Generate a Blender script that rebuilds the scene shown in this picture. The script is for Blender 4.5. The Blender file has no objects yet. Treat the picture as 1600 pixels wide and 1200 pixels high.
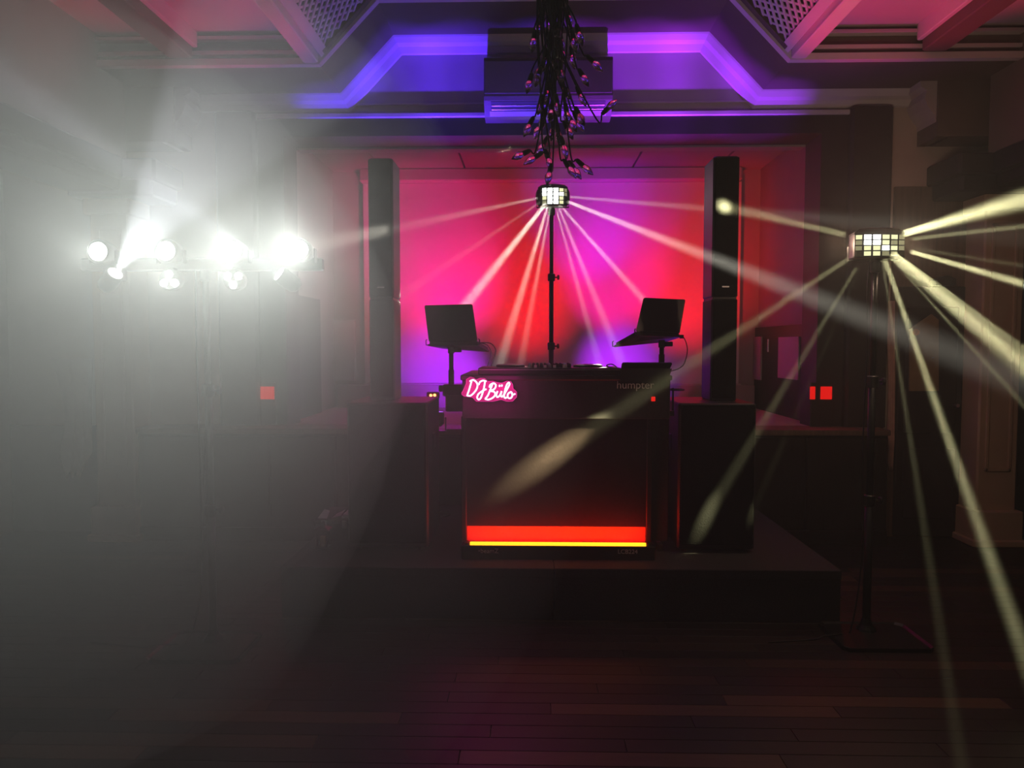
import bpy, math, random
from mathutils import Vector, Matrix
random.seed(7)
sc = bpy.context.scene
COL = sc.collection
R = math.radians

# ---------------------------------------------------------------- camera
FPX, VPX, VPY, EYE = 1150.0, 828.0, 540.0, 1.47
cam = bpy.data.cameras.new('camera')
cam.sensor_width = 36.0
cam.lens = 36.0 * FPX / 1600.0
cam.clip_start = 0.05
cam_o = bpy.data.objects.new('camera', cam)
COL.objects.link(cam_o)
cam_o.location = (0, 0, EYE)
YAW = math.atan((VPX - 800) / FPX)
PITCH = math.atan((600 - VPY) / FPX)
cam_o.rotation_euler = (R(90) - PITCH, 0, YAW)
sc.camera = cam_o
CM = cam_o.rotation_euler.to_matrix()

def at(x, y, Y):
    """point where the photograph's pixel direction meets the plane at depth Y"""
    d = CM @ Vector(((x - 800) / FPX, (600 - y) / FPX, -1.0))
    return Vector((0, 0, EYE)) + d * (Y / d.y)

# ---------------------------------------------------------------- haze, exposure, renderer settings
sc.view_settings.view_transform = 'Standard'
sc.view_settings.look = 'None'
sc.view_settings.gamma = 1.0
sc.view_settings.use_curve_mapping = False
sc.view_settings.exposure = 0.0
HAZE = 0.021
world = bpy.data.worlds.new('world')
sc.world = world
world.use_nodes = True
wn = world.node_tree
wn.nodes['Background'].inputs[0].default_value = (0, 0, 0, 1)
vs = wn.nodes.new('ShaderNodeVolumeScatter')
vs.inputs['Color'].default_value = (0.97, 0.97, 0.97, 1)
vs.inputs['Density'].default_value = HAZE
vs.inputs['Anisotropy'].default_value = 0.35
wn.links.new(vs.outputs[0], wn.nodes['World Output'].inputs['Volume'])
cy = sc.cycles
cy.max_bounces = 4
cy.light_sampling_threshold = 0.03
cy.diffuse_bounces = 2
cy.glossy_bounces = 2
cy.transmission_bounces = 5
cy.volume_bounces = 0
cy.transparent_max_bounces = 12
cy.sample_clamp_indirect = 4.0
cy.use_denoising = True
cy.use_adaptive_sampling = True
cy.adaptive_threshold = 0.04
cy.caustics_reflective = False
cy.caustics_refractive = False

def lamp(kind, name, loc, target, energy, color, parent=None, **kw):
    l = bpy.data.lights.new(name, kind)
    l.energy = energy
    l.color = color
    for k, v in kw.items():
        setattr(l, k, v)
    o = bpy.data.objects.new(name, l)
    COL.objects.link(o)
    d = Vector(target) - Vector(loc)
    o.rotation_euler = d.to_track_quat('-Z', 'Y').to_euler()
    o.location = Vector(loc)
    if parent is not None:
        o.parent = parent
        o.location = Vector(loc) - parent.location
    return o

# ---------------------------------------------------------------- materials
def mat(name, color, rough=0.6, metal=0.0, vary=0.0, scale=8.0, bump=0.0, stretch=None, spec=0.5):
    m = bpy.data.materials.new(name)
    m.use_nodes = True
    n, l = m.node_tree.nodes, m.node_tree.links
    b = n['Principled BSDF']
    b.inputs['Base Color'].default_value = (*color, 1)
    b.inputs['Roughness'].default_value = rough
    b.inputs['Metallic'].default_value = metal
    b.inputs['Specular IOR Level'].default_value = spec
    if vary or bump:
        tc = n.new('ShaderNodeTexCoord')
        mp = n.new('ShaderNodeMapping')
        if stretch:
            mp.inputs['Scale'].default_value = stretch
        l.new(tc.outputs['Object'], mp.inputs['Vector'])
        nz = n.new('ShaderNodeTexNoise')
        nz.inputs['Scale'].default_value = scale
        nz.inputs['Detail'].default_value = 5
        l.new(mp.outputs[0], nz.inputs['Vector'])
        if vary:
            cr = n.new('ShaderNodeValToRGB')
            cr.color_ramp.elements[0].position = 0.3
            cr.color_ramp.elements[1].position = 0.7
            cr.color_ramp.elements[0].color = (*[c * (1 - vary) for c in color], 1)
            cr.color_ramp.elements[1].color = (*[min(1, c * (1 + vary)) for c in color], 1)
            l.new(nz.outputs[0], cr.inputs[0])
            l.new(cr.outputs[0], b.inputs['Base Color'])
        if bump:
            bp = n.new('ShaderNodeBump')
            bp.inputs['Strength'].default_value = bump
            bp.inputs['Distance'].default_value = 0.01
            l.new(nz.outputs[0], bp.inputs['Height'])
            l.new(bp.outputs[0], b.inputs['Normal'])
    return m

def emit(name, color, strength, sample=True):
    m = bpy.data.materials.new(name)
    m.use_nodes = True
    b = m.node_tree.nodes['Principled BSDF']
    b.inputs['Base Color'].default_value = (0.02, 0.02, 0.02, 1)
    b.inputs['Emission Color'].default_value = (*color, 1)
    b.inputs['Emission Strength'].default_value = strength
    if not sample:
        m.cycles.emission_sampling = 'NONE'
    return m

M = {}
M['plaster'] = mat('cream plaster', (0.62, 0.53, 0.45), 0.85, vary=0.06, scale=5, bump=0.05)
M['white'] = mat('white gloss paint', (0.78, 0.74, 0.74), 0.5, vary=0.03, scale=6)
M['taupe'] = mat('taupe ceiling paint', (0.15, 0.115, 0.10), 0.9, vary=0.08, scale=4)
M['bulkhead'] = mat('mid brown paint', (0.24, 0.18, 0.155), 0.85, vary=0.06, scale=4)
M['gable'] = mat('pale wall paint', (0.60, 0.55, 0.55), 0.8, vary=0.04, scale=4)
M['stageceil'] = mat('stage ceiling board', (0.36, 0.32, 0.30), 0.8, vary=0.05, scale=3)
M['stagewall'] = mat('stage wall paint', (0.45, 0.40, 0.38), 0.85, vary=0.06, scale=4)
M['darkwood'] = mat('dark stained wood', (0.012, 0.007, 0.006), 0.45, vary=0.4, scale=6, stretch=(6, 6, .5), bump=0.05)
M['frame'] = mat('near black frame paint', (0.020, 0.014, 0.016), 0.6, vary=0.2, scale=5)
M['brownwood'] = mat('brown oak panel', (0.14, 0.085, 0.058), 0.5, vary=0.25, scale=5, stretch=(8, 8, .6), bump=0.04)
M['columnpaint'] = mat('tan column paint', (0.60, 0.42, 0.29), 0.7, vary=0.08, scale=4)
M['screen'] = mat('matte projection fabric', (0.85, 0.83, 0.83), 0.9, vary=0.01, scale=30)
M['carpet'] = mat('charcoal needle carpet', (0.032, 0.029, 0.030), 0.95, vary=0.3, scale=120, bump=0.3)
M['black'] = mat('black satin plastic', (0.012, 0.012, 0.013), 0.45, vary=0.2, scale=20)
M['blackmetal'] = mat('black powder coated metal', (0.016, 0.016, 0.017), 0.35, metal=0.2, vary=0.2, scale=30)
M['matteblack'] = mat('matte black cloth', (0.028, 0.024, 0.025), 0.9, vary=0.25, scale=60, bump=0.1)
M['panelcloth'] = mat('deep black front cloth', (0.014, 0.009, 0.009), 0.95, vary=0.25, scale=60, bump=0.1, spec=0.05)
M['grille'] = mat('black perforated grille', (0.0022, 0.0022, 0.0022), 0.9, vary=0.3, scale=150, bump=0.3, spec=0.02)
M['lidgrey'] = mat('dark grey laptop shell', (0.035, 0.030, 0.030), 0.4, metal=0.5, vary=0.1, scale=20)
M['kick'] = mat('pale kick panel', (0.55, 0.50, 0.50), 0.6, vary=0.05, scale=10)
M['silver'] = mat('silver metal', (0.6, 0.6, 0.62), 0.3, metal=0.9, vary=0.1, scale=20)
M['acbody'] = mat('shade darkened appliance plastic', (0.20, 0.16, 0.15), 0.5, vary=0.03, scale=10)  # white body darkened, shade of its unlit front put into the colour
M['acwhite'] = mat('white appliance plastic', (0.62, 0.60, 0.60), 0.4, vary=0.03, scale=10)
M['acdark'] = mat('dark vent slot', (0.05, 0.045, 0.05), 0.5, vary=0.1, scale=20)
M['wire'] = mat('black rubber flex', (0.012, 0.010, 0.010), 0.5, vary=0.2, scale=30)
M['print'] = mat('pale grey print', (0.85, 0.82, 0.82), 0.6, vary=0.05, scale=20)
M['paper'] = mat('white paper', (0.7, 0.68, 0.66), 0.8, vary=0.04, scale=12)
M['kraft'] = mat('brown card', (0.30, 0.20, 0.11), 0.8, vary=0.12, scale=9)
M['emblem'] = mat('orange print', (0.75, 0.32, 0.08), 0.7, vary=0.3, scale=40)
M['cloth'] = mat('rose curtain cloth', (0.55, 0.33, 0.28), 0.9, vary=0.12, scale=20, bump=0.1)
M['whitecloth'] = mat('ivory curtain cloth', (0.6, 0.55, 0.5), 0.9, vary=0.1, scale=20, bump=0.1)
M['acrylic'] = mat('pink tinted acrylic', (0.16, 0.01, 0.07), 0.25, vary=0.05, scale=20)
M['lenswhite'] = emit('lit white lens', (0.95, 1.0, 0.93), 30, False)
M['lenscore'] = emit('brightest derby lens', (0.95, 1.0, 0.95), 14, False)
M['lensyellow'] = emit('lit yellow lens', (1.0, 1.0, 0.55), 1.0, False)
M['lensdim'] = emit('dim yellow lens', (0.9, 0.85, 0.45), 0.30, False)
M['lensoff'] = mat('unlit lens', (0.10, 0.11, 0.09), 0.15, vary=0.3, scale=60)
M['neon'] = emit('pink neon tube', (1.0, 0.62, 0.85), 3.2, False)
M['neonedge'] = emit('glowing acrylic edge', (1.0, 0.03, 0.42), 0.9, False)
M['ledbar'] = emit('red amber led strip', (1.0, 0.34, 0.01), 3.0, False)
M['redled'] = emit('red led', (1.0, 0.008, 0.006), 0.75, False)
M['reddot'] = emit('red hot led dot', (1.0, 0.30, 0.08), 6, False)
M['blueled'] = emit('violet led', (0.35, 0.1, 1.0), 3, False)
g = bpy.data.materials.new('clear bulb glass')
g.use_nodes = True
gb = g.node_tree.nodes['Principled BSDF']
gb.inputs['Base Color'].default_value = (0.95, 0.85, 0.85, 1)
gb.inputs['Roughness'].default_value = 0.06
gb.inputs['Transmission Weight'].default_value = 0.9
gb.inputs['IOR'].default_value = 1.35
M['glass'] = g
# floor boards: one tone per board
pm = bpy.data.materials.new('walnut floor board')
pm.use_nodes = True
n, l = pm.node_tree.nodes, pm.node_tree.links
b = n['Principled BSDF']
oi = n.new('ShaderNodeObjectInfo')
cr = n.new('ShaderNodeValToRGB')
e = cr.color_ramp.elements
e[0].position, e[0].color = 0.0, (0.016, 0.009, 0.006, 1)
e[1].position, e[1].color = 1.0, (0.12, 0.062, 0.032, 1)
k = cr.color_ramp.elements.new(0.75); k.color = (0.028, 0.016, 0.010, 1)
l.new(oi.outputs['Random'], cr.inputs[0])
tc = n.new('ShaderNodeTexCoord'); mp = n.new('ShaderNodeMapping'); mp.inputs['Scale'].default_value = (1.2, 22, 1)
nz = n.new('ShaderNodeTexNoise'); nz.inputs['Scale'].default_value = 3; nz.inputs['Detail'].default_value = 6
l.new(tc.outputs['Object'], mp.inputs[0]); l.new(mp.outputs[0], nz.inputs['Vector'])
mx = n.new('ShaderNodeMix'); mx.data_type = 'RGBA'; mx.blend_type = 'MULTIPLY'; mx.inputs[0].default_value = 0.6
l.new(cr.outputs[0], mx.inputs[6]); l.new(nz.outputs[0], mx.inputs[7])
l.new(mx.outputs[2], b.inputs['Base Color'])
b.inputs['Roughness'].default_value = 0.5
M['plank'] = pm

# ---------------------------------------------------------------- mesh builder
class MB:
    def __init__(s):
        s.v, s.f = [], []
    def add(s, vs, fs):
        o = len(s.v)
        s.v += [tuple(p) for p in vs]
        s.f += [tuple(i + o for i in f) for f in fs]
        return s
    def box(s, x0, x1, y0, y1, z0, z1):
        x0, x1 = min(x0, x1), max(x0, x1); y0, y1 = min(y0, y1), max(y0, y1); z0, z1 = min(z0, z1), max(z0, z1)
        vs = [(x, y, z) for z in (z0, z1) for y in (y0, y1) for x in (x0, x1)]
        return s.add(vs, [(0, 2, 3, 1), (4, 5, 7, 6), (0, 1, 5, 4), (2, 6, 7, 3), (0, 4, 6, 2), (1, 3, 7, 5)])
    def cbox(s, x0, x1, y0, y1, z0, z1, c=0.01):
        """box with its upright and front edges chamfered"""
        x0, x1 = min(x0, x1), max(x0, x1); y0, y1 = min(y0, y1), max(y0, y1); z0, z1 = min(z0, z1), max(z0, z1)
        def ring(i, z):
            return [(x0 + i, y0 + c + i, z), (x0 + c + i, y0 + i, z), (x1 - c - i, y0 + i, z), (x1 - i, y0 + c + i, z),
                    (x1 - i, y1 - c - i, z), (x1 - c - i, y1 - i, z), (x0 + c + i, y1 - i, z), (x0 + i, y1 - c - i, z)]
        h = c * .6
        rs = [ring(h, z0), ring(0, z0 + h), ring(0, z1 - h), ring(h, z1)]
        return s.loft(rs)
    def loft(s, rings, cap=True):
        n = len(rings[0]); vs = [p for r in rings for p in r]; fs = []
        for i in range(len(rings) - 1):
            for k in range(n):
                a, b2 = i * n + k, i * n + (k + 1) % n
                fs.append((a, b2, b2 + n, a + n))
        if cap:
            fs.append(tuple(range(n - 1, -1, -1)))
            fs.append(tuple((len(rings) - 1) * n + k for k in range(n)))
        return s.add(vs, fs)
    def tube(s, pts, r, n=8, cap=True):
        pts = [Vector(p) for p in pts]
        rs = r if isinstance(r, (list, tuple)) else [r] * len(pts)
        rings, up = [], None
        for i, p in enumerate(pts):
            d = (pts[min(i + 1, len(pts) - 1)] - pts[max(i - 1, 0)])
            d = d.normalized() if d.length > 1e-9 else Vector((0, 0, 1))
            if up is None:
                up = d.orthogonal().normalized()
            up = (up - d * up.dot(d))
            up = up.normalized() if up.length > 1e-6 else d.orthogonal().normalized()
            w = d.cross(up)
            rings.append([p + (up * math.cos(2 * math.pi * k / n) + w * math.sin(2 * math.pi * k / n)) * rs[i] for k in range(n)])
        return s.loft(rings, cap)
    def cyl(s, a, b2, r, n=16):
        return s.tube([a, b2], r, n)
    def lathe(s, base, axis, prof, n=12):
        """profile of (distance along axis, radius)"""
        base, axis = Vector(base), Vector(axis).normalized()
        u = axis.orthogonal().normalized(); w = axis.cross(u)
        rings = [[base + axis * h + (u * math.cos(2 * math.pi * k / n) + w * math.sin(2 * math.pi * k / n)) * max(r, 1e-4)
                  for k in range(n)] for h, r in prof]
        return s.loft(rings)
    def prism(s, poly, y0, y1):
        """polygon of (x, z) pushed along Y"""
        return s.loft([[(x, y0, z) for x, z in poly], [(x, y1, z) for x, z in poly]])
    def vprism(s, poly, z0, z1):
        return s.loft([[(x, y, z0) for x, y in poly], [(x, y, z1) for x, y in poly]])
    def slab(s, quad, t):
        """quad of four points thickened by the vector t"""
        t = Vector(t); q = [Vector(p) for p in quad]
        return s.loft([q, [p + t for p in q]])
    def build(s, name, m, parent=None, smooth=False):
        me = bpy.data.meshes.new(name)
        me.from_pydata(s.v, [], s.f)
        me.validate(); me.update()
        import bmesh
        bm = bmesh.new(); bm.from_mesh(me)
        bmesh.ops.recalc_face_normals(bm, faces=bm.faces)
        bm.to_mesh(me); bm.free()
        if smooth:
            for p in me.polygons:
                p.use_smooth = len(p.vertices) <= 4
        me.materials.append(M[m] if isinstance(m, str) else m)
        o = bpy.data.objects.new(name, me)
        COL.objects.link(o)
        if parent is not None:
            o.parent = parent
            if parent.type == 'EMPTY':
                o.location = -Vector(parent.location)
        return o

def thing(name, label, cat, loc, group=None):
    o = bpy.data.objects.new(name, None)
    o.empty_display_size = 0.1
    COL.objects.link(o)
    o.location = Vector(loc)
    return tag(o, label, cat, group)
def tag(o, label, cat, group=None):
    o['label'] = label
    o['category'] = cat
    if group:
        o['group'] = group
    return o
def struct(o, label=None, cat=None):
    o['kind'] = 'structure'
    if label:
        o['label'] = label
        o['category'] = cat
    return o
def text(name, s, loc, size, m, parent, ext=0.0015, align='LEFT', sx=1.0):
    c = bpy.data.curves.new(name, 'FONT')
    c.body = s; c.size = size; c.extrude = ext; c.align_x = align
    o = bpy.data.objects.new(name, c)
    COL.objects.link(o)
    bpy.context.view_layer.update()
    me = bpy.data.meshes.new_from_object(o.evaluated_get(bpy.context.evaluated_depsgraph_get()))
    bpy.data.objects.remove(o)
    me.materials.clear(); me.materials.append(M[m])
    mt = Matrix.Translation(Vector(loc)) @ Matrix.Rotation(R(90), 4, 'X') @ Matrix.Diagonal((sx, 1, 1, 1))
    me.transform(mt)
    o = bpy.data.objects.new(name, me)
    COL.objects.link(o)
    o.parent = parent
    if parent.type == 'EMPTY':
        o.location = -Vector(parent.location)
    return o
def smooth_path(pts, n=6):
    pts = [Vector(p) for p in pts]
    out = []
    for i in range(len(pts) - 1):
        p0, p1, p2, p3 = pts[max(i - 1, 0)], pts[i], pts[i + 1], pts[min(i + 2, len(pts) - 1)]
        for k in range(n):
            t = k / n
            out.append(0.5 * ((2 * p1) + (p2 - p0) * t + (2 * p0 - 5 * p1 + 4 * p2 - p3) * t * t + (3 * p1 - p0 - 3 * p2 + p3) * t ** 3))
    out.append(pts[-1])
    return out

# ================================================================ THE ROOM
XC = 0.15                      # centre line of the hall
W = 5.70                       # plane of the proscenium wall
XL, XR = XC - 4.25, XC + 4.25
YB = -3.0
SF = 0.84                      # built-in stage floor height
SY = 5.45                      # front of the built-in stage
BW = 7.5                       # back wall of the stage
SPR, TOP = 3.36, 3.78          # spring and crown of the ceiling profile
HS, HT = 1.57, 1.17            # half widths at spring and crown
YF = 5.05                      # front of the transverse ceiling beam

# floor: sub floor, boards as pieces
flo = struct(MB().box(XL - .2, XR + .2, YB, W + .2, -0.2, -0.012).build('floor', 'darkwood'))
PW, PL = 0.09, 1.15
pmesh = None
cnt = 0
rest = MB()
for r in range(int((SY - YB) / PW) + 1):
    y = SY + 0.3 - (r + 1) * PW
    off = (r * 0.437 + random.random() * .25) % 1.0 * PL
    nx = int((XR - XL) / PL) + 2
    for c in range(nx):
        x0 = XL - PL + off + c * PL
        x1 = x0 + PL
        seen = y > 2.35 and x1 > -0.76 * y - .2 and x0 < 0.72 * y + .2 and y < 5.3
        # boards under the portable stage are never seen
        if y > 4.05 and x0 > -1.2 and x1 < 1.6:
            seen = False
        if seen and cnt < 300:
            if pmesh is None:
                q = MB(); g2 = 0.0012
                q.loft([[(g2, g2, -.012), (PL - g2, g2, -.012), (PL - g2, PW - g2, -.012), (g2, PW - g2, -.012)],
                        [(g2, g2, -.001), (PL - g2, g2, -.001), (PL - g2, PW - g2, -.001), (g2, PW - g2, -.001)],
                        [(g2 + .001, g2 + .001, 0), (PL - g2 - .001, g2 + .001, 0), (PL - g2 - .001, PW - g2 - .001, 0), (g2 + .001, PW - g2 - .001, 0)]])
                o = q.build('plank', 'plank', flo)
                pmesh = o.data
            else:
                o = bpy.data.objects.new('plank', pmesh)
                COL.objects.link(o); o.parent = flo
            o.location = (x0, y, 0)
            cnt += 1
        else:
            xa, xb = max(x0, XL - .15), min(x1, XR + .15)
            if xb > xa + .02:
                rest.box(xa + .0012, xb - .0012, y + .0012, y + PW - .0012, -.012, 0)
o = rest.build('plank_field', 'plank', flo); o['kind'] = 'stuff'

# outer walls
struct(MB().box(XL - .15, XL, YB, W, 0, 4.3).build('wall_left', 'plaster'))
struct(MB().box(XR, XR + .15, YB, W, 0, 4.3).build('wall_right', 'darkwood'))
struct(MB().box(XL - .15, XR + .15, YB - .15, YB, 0, 4.3).build('wall_front', 'brownwood'))
# proscenium wall
OL, OR = XC - 2.04, XC + 2.04      # clear opening
PLx, PRx = XC - 2.55, XC + 2.55    # outer edges of the dark frame
zO = at(862, 212, W).z             # top of opening
zP = at(862, 184, W).z             # top of dark pelmet
wb = MB()
wb.box(XL, PLx, W, W + .25, 0, SPR + .2)
wb.box(PRx, XR, W, W + .25, 0, SPR + .2)
wall_back = struct(wb.build('wall_back', 'plaster'))
gable = MB().box(PLx - .3, PRx + .3, W + .005, W + .25, zP - .02, 4.3).build('gable_panel', 'gable', wall_back)
# thin picture rail and a lower rail across the gable
zr = at(862, 160, W).z
MB().box(XC - 1.5, XC + 1.5, W - .012, W + .006, zr - .012, zr).build('rail', 'white', wall_back)
MB().cbox(PLx + .2, PRx - .2, W - .04, W + .006, zP, zP + .035, .01).build('rail', 'white', wall_back)
# dark proscenium frame
fr = MB().box(OL - .2, OR + .2, W - .02, W + .3, zO, zP)
fr.box(OL - .2, OL, W - .02, W + .3, SF, zO).box(OR, OR + .2, W - .02, W + .3, SF, zO)
frame = struct(fr.build('trim_1', 'frame'))
for s in (-1, 1):
    xa = XC + s * 2.24; xb = XC + s * 2.55
    MB().cbox(xa, xb, W - .08, W + .3, SF, at(1345, 170, W).z, .02).build('frame_post', 'frame', frame)
# lighter soffit edge behind the pelmet
MB().box(OL, OR, W + .3, W + .42, zO - .015, zO + .05).build('pelmet_back_edge', 'stagewall', frame)
# wainscot along the foot of the wall and the stage front, boards as pieces
WL, WR = XC - 3.11, at(1389, 700, SY).x
struct(MB().box(WL, WR, SY + .02, W, 0, SF - .03).build('trim_2', 'darkwood'))
tr2 = bpy.data.objects['trim_2']
x = WL
while x < WR - .05:
    x1 = min(x + .5, WR)
    MB().cbox(x + .004, x1 - .004, SY, SY + .03, .1, SF - .05, .008).build('panel', 'darkwood', tr2)
    x = x1
MB().cbox(WL, WR, SY - .015, SY + .03, 0, .1, .006).build('skirting', 'darkwood', tr2)
MB().cbox(WL, WR, SY - .03, W + .02, SF - .03, SF + .012, .008).build('ledge', 'brownwood', tr2)

# stage alcove
stf = MB().box(OL - .5, OR + .5, W, BW + .1, SF - .1, SF).build('wall_stage_floor', 'stagewall')
stf.name = 'floor_stage'; struct(stf)
SL, SR = XC - 2.15, XC + 2.15
SC = 3.22
struct(MB().box(SL - .2, SR + .2, BW, BW + .15, SF, SC + .1).build('wall_stage_back', 'stagewall'))
wsl = struct(MB().box(SL - .15, SL, W + .25, BW, SF, SC + .1).build('wall_stage_left', 'stageceil'))
wsr = struct(MB().box(SR, SR + .15, W + .25, BW, SF, SC + .1).build('wall_stage_right', 'stageceil'))
sce = struct(MB().box(SL - .15, SR + .15, W + .2, BW, SC + .03, SC + .13).build('ceiling_stage', 'frame'))
px = SL + .02
i = 0
for k in range(6):
    for yy in ((W + .3, 6.62), (6.62, BW)):
        x0 = SL + k * (SR - SL) / 5.2 - .3
        x1 = x0 + (SR - SL) / 5.2
        x0, x1 = max(x0, SL), min(x1, SR)
        MB().cbox(x0 + .009, x1 - .009, yy[0] + .004, yy[1] - .004, SC, SC + .035, .004).build('ceiling_panel', 'stageceil', sce)
for px_, py_ in ((572, 234), (1095, 229)):
    c = at(px_, py_, 6.1); Yd = 6.1 * (SC - EYE) / (c.z - EYE); c = at(px_, py_, Yd)
    t = thing('downlight', 'dark recessed downlight in the stage ceiling ' + ('near the smoky tower speaker' if px_ < 800 else 'beyond the clear tower speaker'), 'downlight', (c.x, c.y, SC), 'stage ceiling downlights')
    MB().lathe((c.x, c.y, SC + .004), (0, 0, -1), [(0, .075), (.012, .072), (.014, .055)], 20).build('ring', 'black', t)
    MB().lathe((c.x, c.y, SC + .004), (0, 0, -1), [(0, .05), (.011, .05)], 16).build('lens', 'lensoff', t)
# header over the screen and base strip under it
hz0, hz1 = at(862, 287, BW).z, at(862, 267, BW).z
trim3 = struct(MB().cbox(SL + .3, SR - .22, BW - .16, BW, hz0, SC, .02).build('trim_3', 'gable'))
sb0 = at(862, 601, BW).z
trim4 = struct(MB().cbox(SL + .05, SR - .05, BW - .10, BW, SF, sb0, .01).build('trim_4', 'stagewall'))
# pale panels: on the stage left back wall and the double door in the right side wall
a, b2 = at(497, 500, BW - .02), at(556, 595, BW - .02)
o = MB().cbox(a.x, b2.x, BW - .05, BW + .01, b2.z, a.z, .01).build('trim_5', 'gable'); struct(o)
def on_right(x, y):
    d = at(x, y, 6) ; Yq = 6 * (SR - 0.0) / d.x
    return at(x, y, Yq)
d1, d2 = on_right(1166, 521), on_right(1258, 600)
door1 = struct(MB().box(SR - .03, SR + .02, d2.y, d1.y, SF, d1.z + .05).build('door_1', 'darkwood'))
for xa, xb in ((1170, 1195), (1224, 1255)):
    p, q = on_right(xa, 527), on_right(xb, 594)
    MB().box(SR - .045, SR - .02, q.y, p.y, q.z, p.z).build('door_panel', 'gable', door1)
hp = on_right(1212, 540)
MB().cyl((SR - .07, hp.y, hp.z - .06), (SR - .07, hp.y, hp.z + .06), .008).build('handle', 'silver', door1)
struct(MB().box(SL - .02, SL + .03, 6.0, 6.9, SF, 1.9).build('door_2', 'darkwood'))

# ceiling: transverse beam with trapezium underside
def prof(dx=0, up=0):
    return [(XC - 4.3, SPR), (XC - HS, SPR), (XC - HT, TOP), (XC + HT, TOP), (XC + HS, SPR), (XC + 4.3, SPR)]
def offset(pts, d):
    """offset a polyline downwards/inwards by d with mitred corners"""
    out = []
    for i, p in enumerate(pts):
        ns = []
        for a, b2 in ((i - 1, i), (i, i + 1)):
            if 0 <= a and b2 < len(pts):
                v = Vector((pts[b2][0] - pts[a][0], pts[b2][1] - pts[a][1])).normalized()
                ns.append(Vector((v.y, -v.x)))
        m = sum(ns, Vector((0, 0))).normalized()
        out.append((p[0] + m.x * d / m.dot(ns[0]), p[1] + m.y * d / m.dot(ns[0])))
    return out
def sweep(mb, pts, cross):
    """closed cross section of (offset, Y) carried along the polyline"""
    rings = []
    offs = [offset(pts, d) for d, y in cross]
    for i in range(len(pts)):
        rings.append([(offs[k][i][0], cross[k][1], offs[k][i][1]) for k in range(len(cross))])
    return mb.loft(rings)
P = prof()
cb = MB()
cb.loft([[(x, y, z) for x, z in (P + [(XC + 4.3, 4.4), (XC - 4.3, 4.4)])] for y in (YF, W + .004)])
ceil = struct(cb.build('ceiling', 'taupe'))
PI_ = [(XC - 2.75, SPR)] + P[1:5] + [(XC + 2.75, SPR)]
sweep(MB(), PI_, [(0, W), (.105, W), (.10, W - .02), (.06, W - .045), (.045, W - .085), (.012, W - .11), (0, W - .115)]).build('wall_moulding', 'white', ceil)
sweep(MB(), P, [(-.035, YF - .05), (.006, YF - .045), (.006, YF + .01), (-.035, YF + .01)]).build('edge_moulding', 'white', ceil)
sweep(MB(), P, [(-.095, YF - .03), (-.07, YF - .03), (-.07, YF + .01), (-.095, YF + .01)]).build('edge_moulding', 'white', ceil)
sweep(MB(), P, [(-.185, YF - .05), (-.16, YF - .06), (-.16, YF + .01), (-.185, YF + .01)]).build('edge_moulding', 'white', ceil)
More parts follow.
